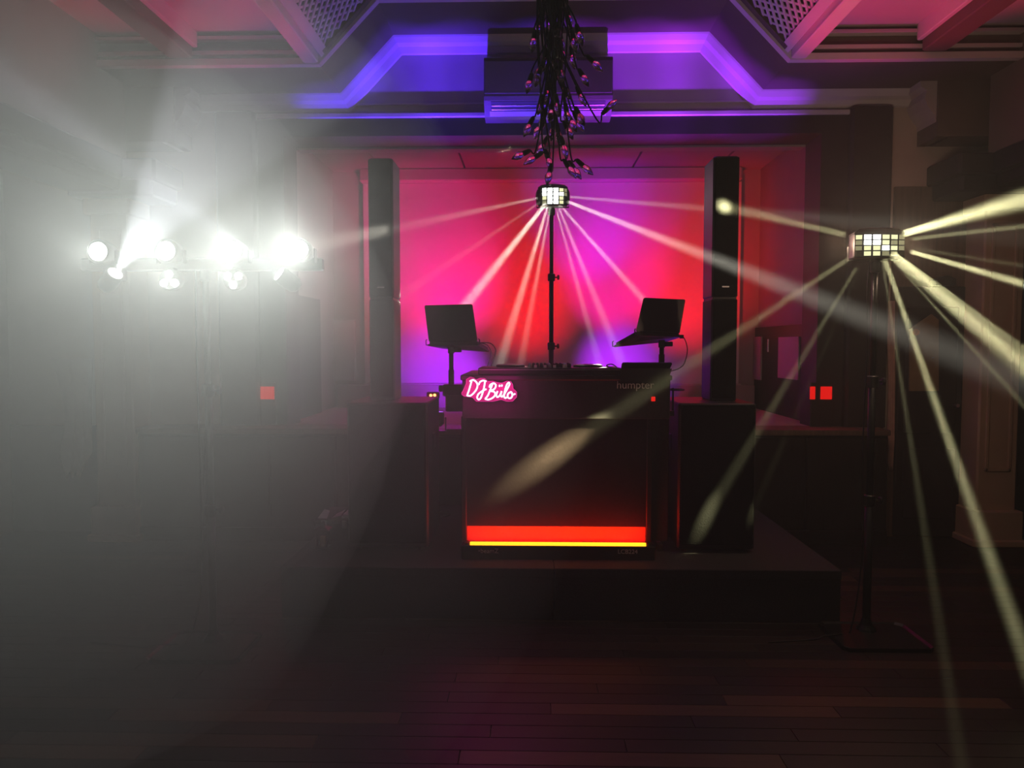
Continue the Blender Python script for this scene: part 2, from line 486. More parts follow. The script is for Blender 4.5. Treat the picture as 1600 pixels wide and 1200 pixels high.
# nave bay in front of the beam: crown, lattice slopes, longitudinal beams, side aisles
NZ = 3.98
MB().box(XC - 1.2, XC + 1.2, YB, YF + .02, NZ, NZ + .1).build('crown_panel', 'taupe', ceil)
for s in (-1, 1):
    bx0, bx1 = XC + s * HS, XC + s * (HS + .10)
    MB().cbox(bx0, bx1, YB, YF - .04, SPR, 4.25, .012).build('long_beam', 'white', ceil)
    # slope behind the lattice
    A = Vector((XC + s * 1.55, 0, 3.44)); Bq = Vector((XC + s * 1.05, 0, NZ))
    nrm = Vector((-(Bq - A).z * s, 0, -abs((Bq - A).x))).normalized()   # towards the room
    if nrm.z > 0: nrm = -nrm
    def sp(u, y, d):   # u along the slope 0..1
        p = A.lerp(Bq, u) + nrm * d
        return Vector((p.x, y, p.z))
    MB().slab([sp(-.06, YB, -.06), sp(1.1, YB, -.06), sp(1.1, YF, -.06), sp(-.06, YF, -.06)], nrm * -.02).build('slope_backing', 'frame', ceil)
    for u0, u1 in ((-.04, .05), (.9, 1.06)):
        MB().slab([sp(u0, YB, .0), sp(u1, YB, .0), sp(u1, YF, .0), sp(u0, YF, .0)], nrm * .03).build('lattice_border', 'white', ceil)
    MB().slab([sp(.0, YF - .10, .0), sp(1, YF - .10, .0), sp(1, YF, .0), sp(0, YF, .0)], nrm * .03).build('lattice_border', 'taupe', ceil)
    # crossed lattice slats
    L = (Bq - A).length
    y0, y1 = 3.7, YF - .10
    for sg in (-1, 1):
        k = -L
        while k < (y1 - y0) + L:
            # slat: y = y0 + k + sg * v, v along slope in metres
            pts = []
            for v in (0.04 * L, 0.92 * L):
                pts.append((y0 + k + (v if sg > 0 else L - v), v))
            (ya, va), (yb, vb) = pts
            # clip to y0..y1
            def clip(ya, va, yb, vb):
                if ya > yb: ya, va, yb, vb = yb, vb, ya, va
                if yb <= y0 or ya >= y1: return None
                if ya < y0: va = va + (vb - va) * (y0 - ya) / (yb - ya); ya = y0
                if yb > y1: vb = va + (vb - va) * (y1 - ya) / (yb - ya); yb = y1
                return ya, va, yb, vb
            c = clip(ya, va, yb, vb)
            if c and abs(c[2] - c[0]) > .03:
                ya, va, yb, vb = c
                w2 = .013
                MB().slab([sp(va / L, ya - w2, .002 if sg > 0 else .010), sp(va / L, ya + w2, .002 if sg > 0 else .010),
                           sp(vb / L, yb + w2, .002 if sg > 0 else .010), sp(vb / L, yb - w2, .002 if sg > 0 else .010)],
                          nrm * .008).build('lattice_slat', 'white', ceil)
            k += .075
    # side aisle coffers
    MB().box(XC + s * (HS + .06), XC + s * 4.3, YB, YF + .02, 3.57, 3.67).build('aisle_panel', 'gable', ceil)
    c0, c1 = XC + s * 2.42, XC + s * 2.58
    MB().cbox(c0, c1, YB, YF - .04, 3.40, 3.6, .012).build('long_beam', 'taupe', ceil)
    MB().cbox(c0 - s * .035, c0, YB, YF - .04, 3.47, 3.6, .008).build('beam_moulding', 'white', ceil)
    MB().cbox(c1, c1 + s * .035, YB, YF - .04, 3.47, 3.6, .008).build('beam_moulding', 'white', ceil)
    # dropped bulkhead over the side bay, block with scrolled corbel
    b0 = XC + s * 3.08
    bulk = struct(MB().box(b0, XC + s * 4.3, YB, YF + .3, 2.80, 3.7).build('wall_bulkhead_' + ('right' if s > 0 else 'left'), 'bulkhead'))
    MB().box(XC + s * 2.76, XC + s * 3.6, 5.42, W + .01, at(1450, 213, 5.42).z, SPR + .02).build('corbel_block', 'taupe', bulk)
    xe = XC + s * 2.76
    zt, zb = SPR, at(1450, 213, 5.42).z
    h = zt - zb
    og = [(0, zt), (-.16, zt), (-.155, zt - .10 * h), (-.11, zt - .16 * h), (-.125, zt - .3 * h), (-.10, zt - .46 * h),
          (-.05, zt - .62 * h), (-.035, zt - .78 * h), (.02, zb), (.06, zb)]
    MB().prism([(xe + s * (dx + .04), z) for dx, z in og], 5.44, W).build('corbel_scroll', 'gable', bulk)
    # dark cornice: along the side bay and returning on the back wall
    cc = MB().cbox(b0 - s * .03, XC + s * 3.5, YB, 5.26, 2.66, 2.81, .02)
    cc.cbox(XC + s * 2.83, XC + s * 3.5, 5.26, W, 2.66, 2.81, .02)
    cc.cbox(b0 - s * .0 + s * .02, XC + s * 3.5, YB, 5.3, 2.58, 2.67, .02).cbox(XC + s * 2.87, XC + s * 3.5, 5.3, W, 2.55, 2.67, .02)
    cc.build('cornice', 'frame', bulk)

# columns against the back wall
for s, n_ in ((1, 6), (-1, 7)):
    ca, cbx = XC + s * 3.13, XC + s * 3.42
    col = struct(MB().cbox(ca, cbx, W - .26, W + .02, .2, 2.56, .012).build('trim_%d' % n_, 'columnpaint'))
    e0, e1 = min(ca, cbx), max(ca, cbx)
    MB().cbox(e0 - .03, e1 + .03, W - .31, W + .02, 0.0, .26, .012).build('plinth', 'columnpaint', col)
    MB().cbox(e0 - .05, e1 + .05, W - .33, W + .02, 0.0, .05, .012).build('plinth', 'columnpaint', col)
    MB().cbox(e0 - .03, e1 + .03, W - .30, W + .02, 2.44, 2.56, .012).build('capital', 'columnpaint', col)
    # raised rim around a sunk panel
    r = MB()
    for q in ((e0 + .05, e0 + .075), (e1 - .075, e1 - .05)):
        r.cbox(q[0], q[1], W - .272, W - .25, .55, 2.35, .004)
    r.cbox(e0 + .05, e1 - .05, W - .272, W - .25, .55, .575, .004).cbox(e0 + .05, e1 - .05, W - .272, W - .25, 2.325, 2.35, .004)
    r.build('panel_rim', 'columnpaint', col)
# dark boarding on the wall outside the columns
struct(MB().box(XC + 3.40, XR, W - .02, W + .01, 0, 2.56).build('trim_9', 'darkwood'))
struct(MB().box(XL, XC - 3.40, W - .02, W + .01, 0, SF).build('trim_10', 'darkwood'))
# stage-side door surround right of the frame
q0, q1 = at(1396, 293, W), at(1503, 700, W)
trim8 = struct(MB().box(q0.x, q1.x + .1, W - .03, W + .01, 0, q0.z).build('trim_8', 'brownwood'))
da, db = at(1405, 448, W - .04), at(1499, 700, W - .04)
door3 = struct(MB().cbox(da.x, db.x, W - .06, W + .01, 0.01, da.z, .008).build('door_3', 'frame'))
for u0, u1, v0, v1 in ((.1, .9, .08, .36), (.1, .9, .42, .92)):
    MB().cbox(da.x + (db.x - da.x) * u0, da.x + (db.x - da.x) * u1, W - .075, W - .05, da.z * v0, da.z * v1, .01).build('door_panel', 'frame', door3)
MB().cyl((db.x - .06, W - .11, 1.02), (db.x - .06, W - .06, 1.02), .014).build('handle', 'silver', door3)
ha, hb = at(1456, 447, W - .06), at(1487, 432, W - .06)
MB().prism([(ha.x, ha.z), (hb.x, ha.z), (hb.x, hb.z - .02), (hb.x - .05, hb.z), (ha.x + .06, hb.z), (ha.x, hb.z - .03)], W - .12, W - .02).build('door_closer', 'black', door3)

# ================================================================ THINGS
GRP_TOWER = 'tower loudspeakers'
# --- projection screen
s0, s1 = at(567, 287, BW - .06), at(1154, 600, BW - .06)
t = thing('projection_screen', 'large pale projection screen washed red and magenta at the back of the stage', 'screen', ((s0.x + s1.x) / 2, BW - .05, s1.z))
MB().box(s0.x, s1.x, BW - .055, BW - .045, s1.z, s0.z).build('fabric', 'screen', t)
MB().cbox(s0.x - .02, s1.x + .02, BW - .09, BW - .04, s1.z - .035, s1.z + .004, .008).build('bottom_bar', 'gable', t)

# --- portable stage platforms
PH = 0.283
pf = 3.87
for k, (xa, xb, side) in enumerate(((XC - 1.49, XC - .02, 'under the smoky subwoofer'), (XC - .018, XC + 1.50, 'under the clear subwoofer'))):
    t = thing('stage_platform', 'low charcoal carpeted stage platform ' + side, 'platform', ((xa + xb) / 2, pf, 0), 'portable stage platforms')
    MB().cbox(xa, xb, pf, SY - .03, PH - .05, PH, .006).build('deck', 'carpet', t)
    MB().box(xa + .004, xb - .004, pf + .006, pf + .02, .004, PH - .045).build('skirt', 'carpet', t)
    MB().box(xa + .004 if k == 0 else xb - .018, xa + .018 if k == 0 else xb - .004, pf + .02, SY - .04, .004, PH - .045).build('skirt', 'carpet', t)
    for lx in (xa + .06, xb - .06):
        for ly in (pf + .1, SY - .12):
            MB().cyl((lx, ly, 0), (lx, ly, PH - .04), .025, 10).build('leg', 'blackmetal', t)

# --- subwoofers and tower speakers
def sub(xa, xb, yf, label):
    zt = PH + .86
    t = thing('subwoofer', label, 'speaker', ((xa + xb) / 2, yf + .28, PH), 'subwoofers beside the booth')
    MB().cbox(xa, xb, yf + .02, yf + .55, PH + .02, zt, .012).build('cabinet', 'black', t)
    MB().cbox(xa + .012, xb - .012, yf, yf + .025, PH + .05, zt - .012, .008).build('grille', 'grille', t)
    for s in (0, 1):
        xx = xa - .004 if s == 0 else xb - .02
        MB().cbox(xx, xx + .024, yf + .22, yf + .34, zt - .3, zt - .2, .006).build('handle', 'blackmetal', t)
    for fx in (xa + .05, xb - .05):
        for fy in (yf + .07, yf + .5):
            MB().cyl((fx, fy, PH), (fx, fy, PH + .025), .02, 10).build('foot', 'wire', t)
    # perforated edge strip of the grille
    xs = xa + .008 if xa > 0 else xb - .008
    dots = MB()
    for i in range(52):
        z = PH + .08 + i * .0145
        dots.box(xs - .002, xs + .002, yf - .003, yf + .004, z, z + .007)
    dots.build('grille_edge', 'lidgrey', t)
    MB().lathe(((xa + xb) / 2, yf + .30, zt - .008), (0, 0, 1), [(0, .05), (.0085, .05), (.009, .02)], 16).build('pole_cup', 'blackmetal', t)
    return zt
sl0, sl1 = at(541, 700, 4.17).x, at(668, 700, 4.17).x
sr0, sr1 = at(1061, 700, 4.17).x, at(1183, 700, 4.17).x
zt = sub(sl0, sl1, 4.17, 'tall black subwoofer wrapped in smoke beside the neon sign')
sub(sr0, sr1, 4.17, 'tall black subwoofer on the clear side of the booth')
def tower(xa, xb, yf, label):
    t = thing('tower_speaker', label, 'speaker', ((xa + xb) / 2, yf + .13, zt), GRP_TOWER)
    ztop = at(597, 246, yf).z
    zm = at(597, 466, yf).z
    MB().cbox(xa, xb, yf + .012, yf + .25, zt, zm - .004, .012).build('lower_cabinet', 'black', t)
    MB().cbox(xa, xb, yf + .012, yf + .25, zm + .004, ztop, .012).build('upper_cabinet', 'black', t)
    MB().cbox(xa + .008, xb - .008, yf, yf + .016, zt + .02, zm - .012, .004).build('lower_grille', 'grille', t)
    MB().cbox(xa + .008, xb - .008, yf, yf + .016, zm + .012, ztop - .01, .004).build('upper_grille', 'grille', t)
    MB().box(xa + .006, xb - .006, yf + .02, yf + .24, zm - .006, zm + .006).build('coupling', 'blackmetal', t)
    MB().box((xa + xb) / 2 - .02, (xa + xb) / 2 + .02, yf - .003, yf + .002, zm + .06, zm + .068).build('badge', 'print', t)
tower(at(575, 400, 4.36).x, at(614, 400, 4.36).x, 4.36, 'black tower loudspeaker standing on the smoky subwoofer')
tower(at(1114, 400, 4.36).x, at(1155, 400, 4.36).x, 4.36, 'black tower loudspeaker standing on the clear side subwoofer')

# --- DJ booth
BF = 4.15
bt0, bt1 = at(722, 586, BF), at(1047, 655, BF)
zbt, zfas = bt0.z, bt1.z
lp0, lp1 = at(720, 700, BF).x, at(1020, 700, BF).x
t = thing('dj_booth', 'black dj booth with a deep fascia and tall front panel', 'dj booth', ((lp0 + lp1) / 2, BF + .3, PH))
booth = t
MB().cbox(bt0.x - .01, bt1.x + .01, BF - .005, BF + .82, zbt - .03, zbt, .008).build('table_top', 'black', t)
fas = MB().cbox(bt0.x, bt1.x, BF, BF + .04, zfas, zbt - .028, .006).build('fascia', 'matteblack', t)
kz = at(870, 825, BF).z
fp = MB().cbox(lp0, lp1, BF + .03, BF + .05, kz, zfas + .01, .006).build('front_panel', 'panelcloth', t)
MB().box(lp0 + .01, lp1 - .01, BF + .055, BF + .07, PH, kz + .02).build('kick_panel', 'kick', t)
for xx in (lp0 + .0, lp1 - .03):
    MB().cbox(xx, xx + .03, BF + .02, BF + .055, PH, zfas, .004).build('post', 'blackmetal', t)
for xx in (bt0.x + .02, bt1.x - .05):
    MB().cbox(xx, xx + .03, BF + .7, BF + .75, PH, zbt - .03, .004).build('post', 'blackmetal', t)
    MB().cbox(xx, xx + .03, BF + .06, BF + .7, PH, PH + .04, .004).build('foot_rail', 'blackmetal', t)
MB().cbox(lp1 + .005, lp1 + .11, BF + .1, BF + .12, PH + .05, zfas, .004).build('side_panel', 'matteblack', t)
p = at(963, 607, BF)
text('logo', 'humpter', (p.x, BF - .001, p.z), .062, 'print', fas, sx=.98)
sw0, sw1 = at(1018, 620, BF - .01), at(1024, 627, BF - .01)
MB().cbox(sw0.x, sw1.x, BF - .012, BF + .002, sw1.z, sw0.z, .003).build('power_lamp', 'redled', fas)
# ring holder on the side of the table
c = at(1057, 609, BF + .1)
rg = [c + Vector((math.cos(k * math.pi / 10) * .042, math.sin(k * math.pi / 10) * .042, 0)) for k in range(21)]
q = MB().tube(rg, .005, 6, False); q.tube([c + Vector((-.02, 0, -.14)), c + Vector((-.02, 0, .01)), c + Vector((-.042, 0, 0))], .006, 6)
q.box(bt1.x - .01, c.x - .015, BF + .08, BF + .12, c.z - .15, c.z - .12)
q.build('cup_ring', 'blackmetal', t)

# --- LED bar at the foot of the booth
l0, l1 = at(734, 849, BF - .12), at(1010, 849, BF - .12)
t = thing('led_bar', 'glowing red led bar on the platform at the foot of the booth', 'led bar', ((l0.x + l1.x) / 2, BF - .08, PH))
ledz = l0.z
hs_ = MB().cbox(l0.x - .05, l1.x + .05, BF - .12, BF - .02, PH, ledz - .012, .006).build('housing', 'black', t)
MB().cbox(l0.x, l1.x, BF - .115, BF - .095, ledz - .013, ledz + .004, .003).build('light_strip', 'ledbar', t)
for xx in (l0.x - .03, l1.x + .01):
    MB().cbox(xx, xx + .02, BF - .1, BF - .04, PH, ledz - .004, .004).build('end_bracket', 'blackmetal', t)
p = at(747, 864, BF - .121)
text('logo', '\u2022beamZ', (p.x, BF - .1205, p.z), .036, 'print', hs_)
p = at(965, 865, BF - .121)
text('model_mark', 'LCB224', (p.x, BF - .1205, p.z), .034, 'print', hs_)
for k in range(3):
    xx = l0.x + (l1.x - l0.x) * (k + .5) / 3
    lamp('AREA', 'led_bar_light', (xx, BF - .06, ledz + .015), (xx, BF + .1, ledz + .1), 1.5, (1, .0, .0), t,
         shape='RECTANGLE', size=(l1.x - l0.x) / 3, size_y=.015)
    lamp('AREA', 'led_bar_light', (xx, BF - .125, ledz - .004), (xx, BF - 1, ledz - .25), .05, (1, .01, .01), t,
         shape='RECTANGLE', size=(l1.x - l0.x) / 3, size_y=.015)

# --- pink neon name sign
NY = BF - .045
def npx(u, v, dy=0):
    return at(640 + u / 7.273, 560 + v / 7.273, NY + dy)
c = npx(900, 490)
t = thing('neon_sign', 'pink neon handwriting sign on a contour cut board', 'sign', (c.x, NY, c.z))
outl = [(588, 395), (605, 370), (640, 290), (642, 240), (690, 210), (725, 222), (755, 245), (800, 224), (850, 228), (890, 262), (940, 258),
        (1000, 276), (1050, 282), (1105, 258), (1150, 265), (1172, 300), (1176, 345), (1218, 385), (1216, 440), (1170, 488), (1100, 490), (1040, 468),
        (950, 490), (755, 490), (715, 445), (620, 432), (595, 415)]
poly = [npx(u, v) for u, v in outl]
mb = MB(); mb.prism([(p.x, p.z) for p in poly], NY + .012, NY + .02)
bd = mb.build('backing_board', 'acrylic', t)
MB().tube([Vector((p.x, NY + .011, p.z)) for p in poly + [poly[0]]], .0012, 6, False).build('board_edge', 'neonedge', bd)
for u, v in ((680, 330), (890, 320), (1130, 330), (900, 470)):
    p = npx(u, v)
    MB().cyl((p.x, NY + .018, p.z), (p.x, BF + .004, p.z), .005, 10).build('standoff', 'silver', t)
strokes = {
    'letter_d': [[(706, 250), (690, 310), (672, 370), (652, 425)], [(682, 262), (725, 245), (768, 285), (765, 340), (730, 392), (690, 424), (652, 420)]],
    'letter_j': [[(786, 300), (800, 268), (835, 252), (872, 262)], [(856, 258), (848, 320), (830, 390), (808, 450), (785, 468), (768, 446), (782, 405), (825, 372), (872, 348)]],
    'letter_b': [[(942, 288), (915, 360), (890, 420), (862, 455)], [(906, 330), (918, 300), (955, 282), (980, 305), (965, 345), (922, 370), (962, 380), (972, 415), (940, 450), (895, 468), (855, 458)]],
    'letter_u': [[(1000, 372), (986, 415), (998, 440), (1025, 420), (1046, 372)], [(1046, 372), (1036, 420), (1050, 436), (1066, 420)], [(1024, 300), (1020, 322)], [(1050, 298), (1046, 320)]],
    'letter_l': [[(1066, 425), (1105, 355), (1136, 295), (1126, 276), (1104, 300), (1082, 370), (1074, 425), (1086, 452), (1106, 440)]],
    'letter_o': [[(1155, 378), (1122, 398), (1114, 436), (1136, 454), (1162, 438), (1166, 400), (1152, 380), (1172, 410), (1202, 402)]]}
for nm, ss in strokes.items():
    for st in ss:
        pts = smooth_path([npx(u, v) for u, v in st], 5)
        q = MB().tube(pts, .0043, 8).build('neon_tube', 'neon', t, True)
for k in range(2):
    p = npx(780 + 240 * k, 360)
    lamp('AREA', 'neon_light', (p.x, NY - .03, p.z), (p.x, 0, p.z - .5), 1.0, (1, .05, .42), t, shape='RECTANGLE', size=.16, size_y=.08)
    lamp('AREA', 'neon_light', (p.x, NY - .05, p.z), (p.x, 6, p.z), .55, (1, .02, .40), t, shape='RECTANGLE', size=.2, size_y=.13)

# --- DJ controller on the booth
c0, c1 = at(747, 586, BF + .02), at(972, 572, BF + .02)
zt_ = zbt
t = thing('dj_controller', 'flat black dj controller with knobs and jog wheels', 'controller', ((c0.x + c1.x) / 2, BF + .2, zt_))
zc = at(850, 575, BF + .02).z
MB().cbox(c0.x, c1.x, BF + .02, BF + .38, zt_, zc, .006).build('body', 'black', t)
MB().box(c0.x + .004, c1.x - .004, BF + .016, BF + .022, zc - .012, zc - .006).build('front_edge', 'silver', t)
for xx in (.22, .78):
    cx = c0.x + (c1.x - c0.x) * xx
    j = MB().lathe((cx, BF + .2, zc), (0, 0, 1), [(0, .085), (.012, .085), (.016, .075), (.017, .02)], 28).build('jog_wheel', 'blackmetal', t)
    MB().lathe((cx, BF + .2, zc + .016), (0, 0, 1), [(0, .03), (.003, .028)], 20).build('jog_cap', 'silver', j)
for k in range(11):
    cx = c0.x + (c1.x - c0.x) * (.36 + .28 * k / 10)
    for yy in (BF + .07, BF + .16, BF + .27):
        MB().lathe((cx, yy, zc), (0, 0, 1), [(0, .010), (.014, .009), (.022, .007), (.024, .004)], 10).build('knob', 'silver' if k in (0, 5, 9) else 'black', t)
for k in range(4):
    cx = c0.x + (c1.x - c0.x) * (.40 + .2 * k / 3)
    MB().box(cx - .008, cx + .008, BF + .035, BF + .05, zc, zc + .016).build('fader_cap', 'print', t)
# jack at its end
p = at(945, 574, BF + .1)
q = smooth_path([Vector((c1.x - .004, BF + .1, zc - .010)), at(948, 572, BF + .1), at(956, 569, BF + .1), at(966, 576, BF + .12), Vector((at(972, 584, BF + .14).x, BF + .14, zbt + .003))], 6)
tag(MB().tube(q, .0035, 6).build('audio_cable', 'wire', None, True), 'short looped audio cable at the end of the dj controller', 'cable')

# --- laptops on stands
def laptop(name_label, lid, base_pts, thick, cat='laptop'):
    """lid: four corner points (top left, top right, bottom right, bottom left); base_pts: near corners of the keyboard half"""
    bl, br = lid[3], lid[2]
    t = thing('laptop', name_label, cat, (bl + br) / 2)
    up = ((lid[0] + lid[1]) / 2 - (bl + br) / 2).normalized()
    nrm = (br - bl).cross(up).normalized()
    if nrm.y > 0: nrm = -nrm          # towards the camera = back of the lid
    # rounded lid
    def rounded(q, r, k=4):
        out = []
        for i in range(4):
            a, b3, c3 = q[i - 1], q[i], q[(i + 1) % 4]
            u, v = (a - b3).normalized(), (c3 - b3).normalized()
            for j in range(k + 1):
                w = j / k
                out.append(b3 + u * r * (1 - w) ** 2 + v * r * w ** 2)
        return out
    o_ = rounded(lid, .012)
    L = MB().loft([[p - nrm * thick for p in o_], [p for p in o_], ]).build('lid', 'lidgrey', t)
    inner = [lid[i].lerp((lid[0] + lid[1] + lid[2] + lid[3]) / 4, .06) - nrm * (thick + .0005) for i in range(4)]
    MB().slab(inner, -nrm * .0006).build('display', 'lensoff', L)
    bq = [bl - nrm * .004, br - nrm * .004, base_pts[1], base_pts[0]]
    dn = (bq[1] - bq[0]).cross(bq[3] - bq[0]).normalized()
    if dn.z > 0: dn = -dn
    oo = rounded(bq, .012)
    K = MB().loft([[p for p in oo], [p + dn * .016 for p in oo]]).build('keyboard_base', 'lidgrey', t)
    ct = sum(bq, Vector()) / 4
    kp = [b_.lerp(ct, .2) - dn * .0005 for b_ in bq]
    MB().slab(kp, -dn * .001).build('keys', 'black', K)
    MB().tube([bl.lerp(br, .1), bl.lerp(br, .9)], .007, 8).build('hinge', 'black', t)
    lc = (lid[0] + lid[1] + lid[2] + lid[3]) / 4
    return t, bq, dn
YL = BF + .70
# left: the back of the lid faces us, the keyboard half lies behind and to the side
lid = [at(663, 477, YL + .06), at(738, 475, YL + .02), at(746, 533, YL - .02), at(670, 534, YL + .02)]
depth = Vector((.10, .19, -.035))
_, LB, LD = laptop('open grey laptop on a pole stand above the neon sign', lid, [lid[3] + Vector((.075, .20, -.02)), lid[2] + Vector((.06, .20, -.045))], .007)
def stand(label, pole_top, zfoot, bq, dn, hooks, r=.0155):
    """the tray lies under the keyboard half bq, the pole rises to the tray"""
    ct = sum(bq, Vector()) / 4
    tray = [ct + (p - ct) * 1.04 + dn * .0155 for p in bq]
    low = tray[0] + dn * .012
    pole_top = Vector((pole_top.x, pole_top.y, low.z - (dn.x * (pole_top.x - low.x) + dn.y * (pole_top.y - low.y)) / dn.z))
    t = thing('laptop_stand', label, 'laptop stand', (pole_top.x, pole_top.y, zfoot), 'laptop stands')
    MB().tube([(pole_top.x, pole_top.y, zfoot), (pole_top.x, pole_top.y, pole_top.z - .01)], r, 14).build('pole', 'blackmetal', t, True)
    MB().tube([(pole_top.x, pole_top.y, zfoot), (pole_top.x, pole_top.y, zfoot + (pole_top.z - zfoot) * .55)], r + .004, 14).build('outer_tube', 'blackmetal', t, True)
    MB().loft([tray, [p + dn * .012 for p in tray]]).build('tray', 'blackmetal', t)
    MB().cyl((pole_top.x, pole_top.y, pole_top.z - .045), (pole_top.x, pole_top.y, pole_top.z + .004), .022, 14).build('swivel_head', 'blackmetal', t)
    MB().cbox(pole_top.x + .012, pole_top.x + .07, pole_top.y - .02, pole_top.y + .02, pole_top.z - .038, pole_top.z - .006, .006).build('tilt_bracket', 'blackmetal', t)
    for k in hooks:
        o_ = (tray[k] - ct); o_.z = 0; o_ = o_.normalized()
        a_ = tray[k] + dn * .006
        MB().tube([a_ - o_ * .01, a_ + o_ * .010, a_ + o_ * .012 + Vector((0, 0, .03)), a_ + o_ * .004 + Vector((0, 0, .036))], .004, 6).build('stop_hook', 'blackmetal', t)
    return t
pt = at(705, 556, YL + .06)
LS = stand('black laptop stand with pole and tray beside the neon sign', pt, at(705, 622, YL + .06).z, LB, LD, (0, 1))
# clamp of the left stand on the table edge
c = at(704, 612, YL + .06)
MB().cbox(c.x - .05, bt0.x + .02, c.y - .04, c.y + .04, c.z - .03, c.z + .05, .012).build('clamp', 'blackmetal', LS)
MB().lathe((c.x - .045, c.y, c.z + .02), (-1, 0, 0), [(0, .012), (.015, .022), (.03, .022), (.034, .015)], 12).build('clamp_knob', 'black', LS)
MB().cbox(c.x - .03, bt0.x + .01, c.y - .05, c.y + .05, c.z - .13, c.z - .02, .01).build('clamp_plate', 'matteblack', LS)
# right one
lid = [at(1006, 465, YL), at(1071, 468, YL + .07), at(1062, 521, YL + .03), at(994, 518, YL - .04)]
_, LB, LD = laptop('open dark laptop on a pole stand above the fascia lettering', lid, [lid[3] + Vector((-.115, .17, -.075)), lid[2] + Vector((-.06, .20, -.03))], .007)
pt = at(1034, 538, YL + .06)
RS = stand('black laptop stand with pole and tray behind the upright lid', pt, zbt, LB, LD, (3, 0))
MB().lathe((pt.x, pt.y, zbt), (0, 0, 1), [(0, .05), (.012, .05), (.02, .03), (.03, .02)], 18).build('foot_flange', 'blackmetal', RS)
# upright lid on the table at the right
Y3 = BF + .05
lid = [at(972, 567, Y3), at(1051, 567, Y3 + .02), at(1042, 612, Y3 - .03), at(966, 612, Y3 - .04)]
lid[2].z = lid[3].z = zbt + .016
lid = [at(972, 567, BF + .0), at(1051, 567, BF + .0), Vector((at(1045, 588, BF + .02).x, BF + .03, zbt + .018)), Vector((at(970, 588, BF + .02).x, BF + .03, zbt + .018))]
laptop('low black laptop with its lid upright on the booth table', lid, [lid[3] + Vector((0, .2, -.001)), lid[2] + Vector((-.03, .2, -.001))], .006)
# its deep front sleeve hanging over the fascia
sq = [at(971, 576, BF - .012), at(1050, 576, BF - .012), at(1043, 597, BF - .012), at(969, 597, BF - .012)]
o = MB().slab(sq, (0, .010, 0)).build('front_flap', 'lidgrey', booth)
# cables from the laptops
q = smooth_path([at(746, 536, YL + .02), at(765, 536, YL), at(774, 545, YL - .05), at(773, 556, YL - .15), at(769, 568, BF + .44), Vector((at(767, 575, BF + .38).x, BF + .376, zc - .010))], 6)
tag(MB().tube(q, .0035, 6).build('laptop_cable', 'wire', None, True), 'thin cable curling from the laptop beside the neon sign to the controller', 'cable')
q = smooth_path([at(748, 535, YL + .04), at(761, 539, YL + .03), at(767, 549, YL - .02), at(766, 560, YL - .12), at(763, 568, BF + .44), Vector((at(761, 575, BF + .38).x, BF + .376, zc - .010))], 6)
tag(MB().tube(q, .003, 6).build('laptop_cable', 'wire', None, True), 'second thinner cable dropping from the same laptop to the controller', 'cable')
q = smooth_path([at(1058, 523, YL + .03), at(1068, 527, YL), at(1074, 545, YL - .03), at(1070, 566, YL - .05), at(1062, 575, YL - .1), Vector((at(1050, 580, YL - .15).x, YL - .15, zbt + .006)), Vector((at(1044, 582, YL - .25).x, YL - .25, zbt + .005))], 6)
RCB = tag(MB().tube(q, .0035, 6).build('laptop_cable', 'wire', None, True), 'thin cable bowing outwards from the dark laptop down to the table', 'cable')
q = MB().cbox(at(1062, 524, YL).x, at(1068, 524, YL).x, YL - .012, YL + .012, at(1066, 529, YL).z, at(1066, 523, YL).z, .003)
q.build('plug', 'black', RCB)

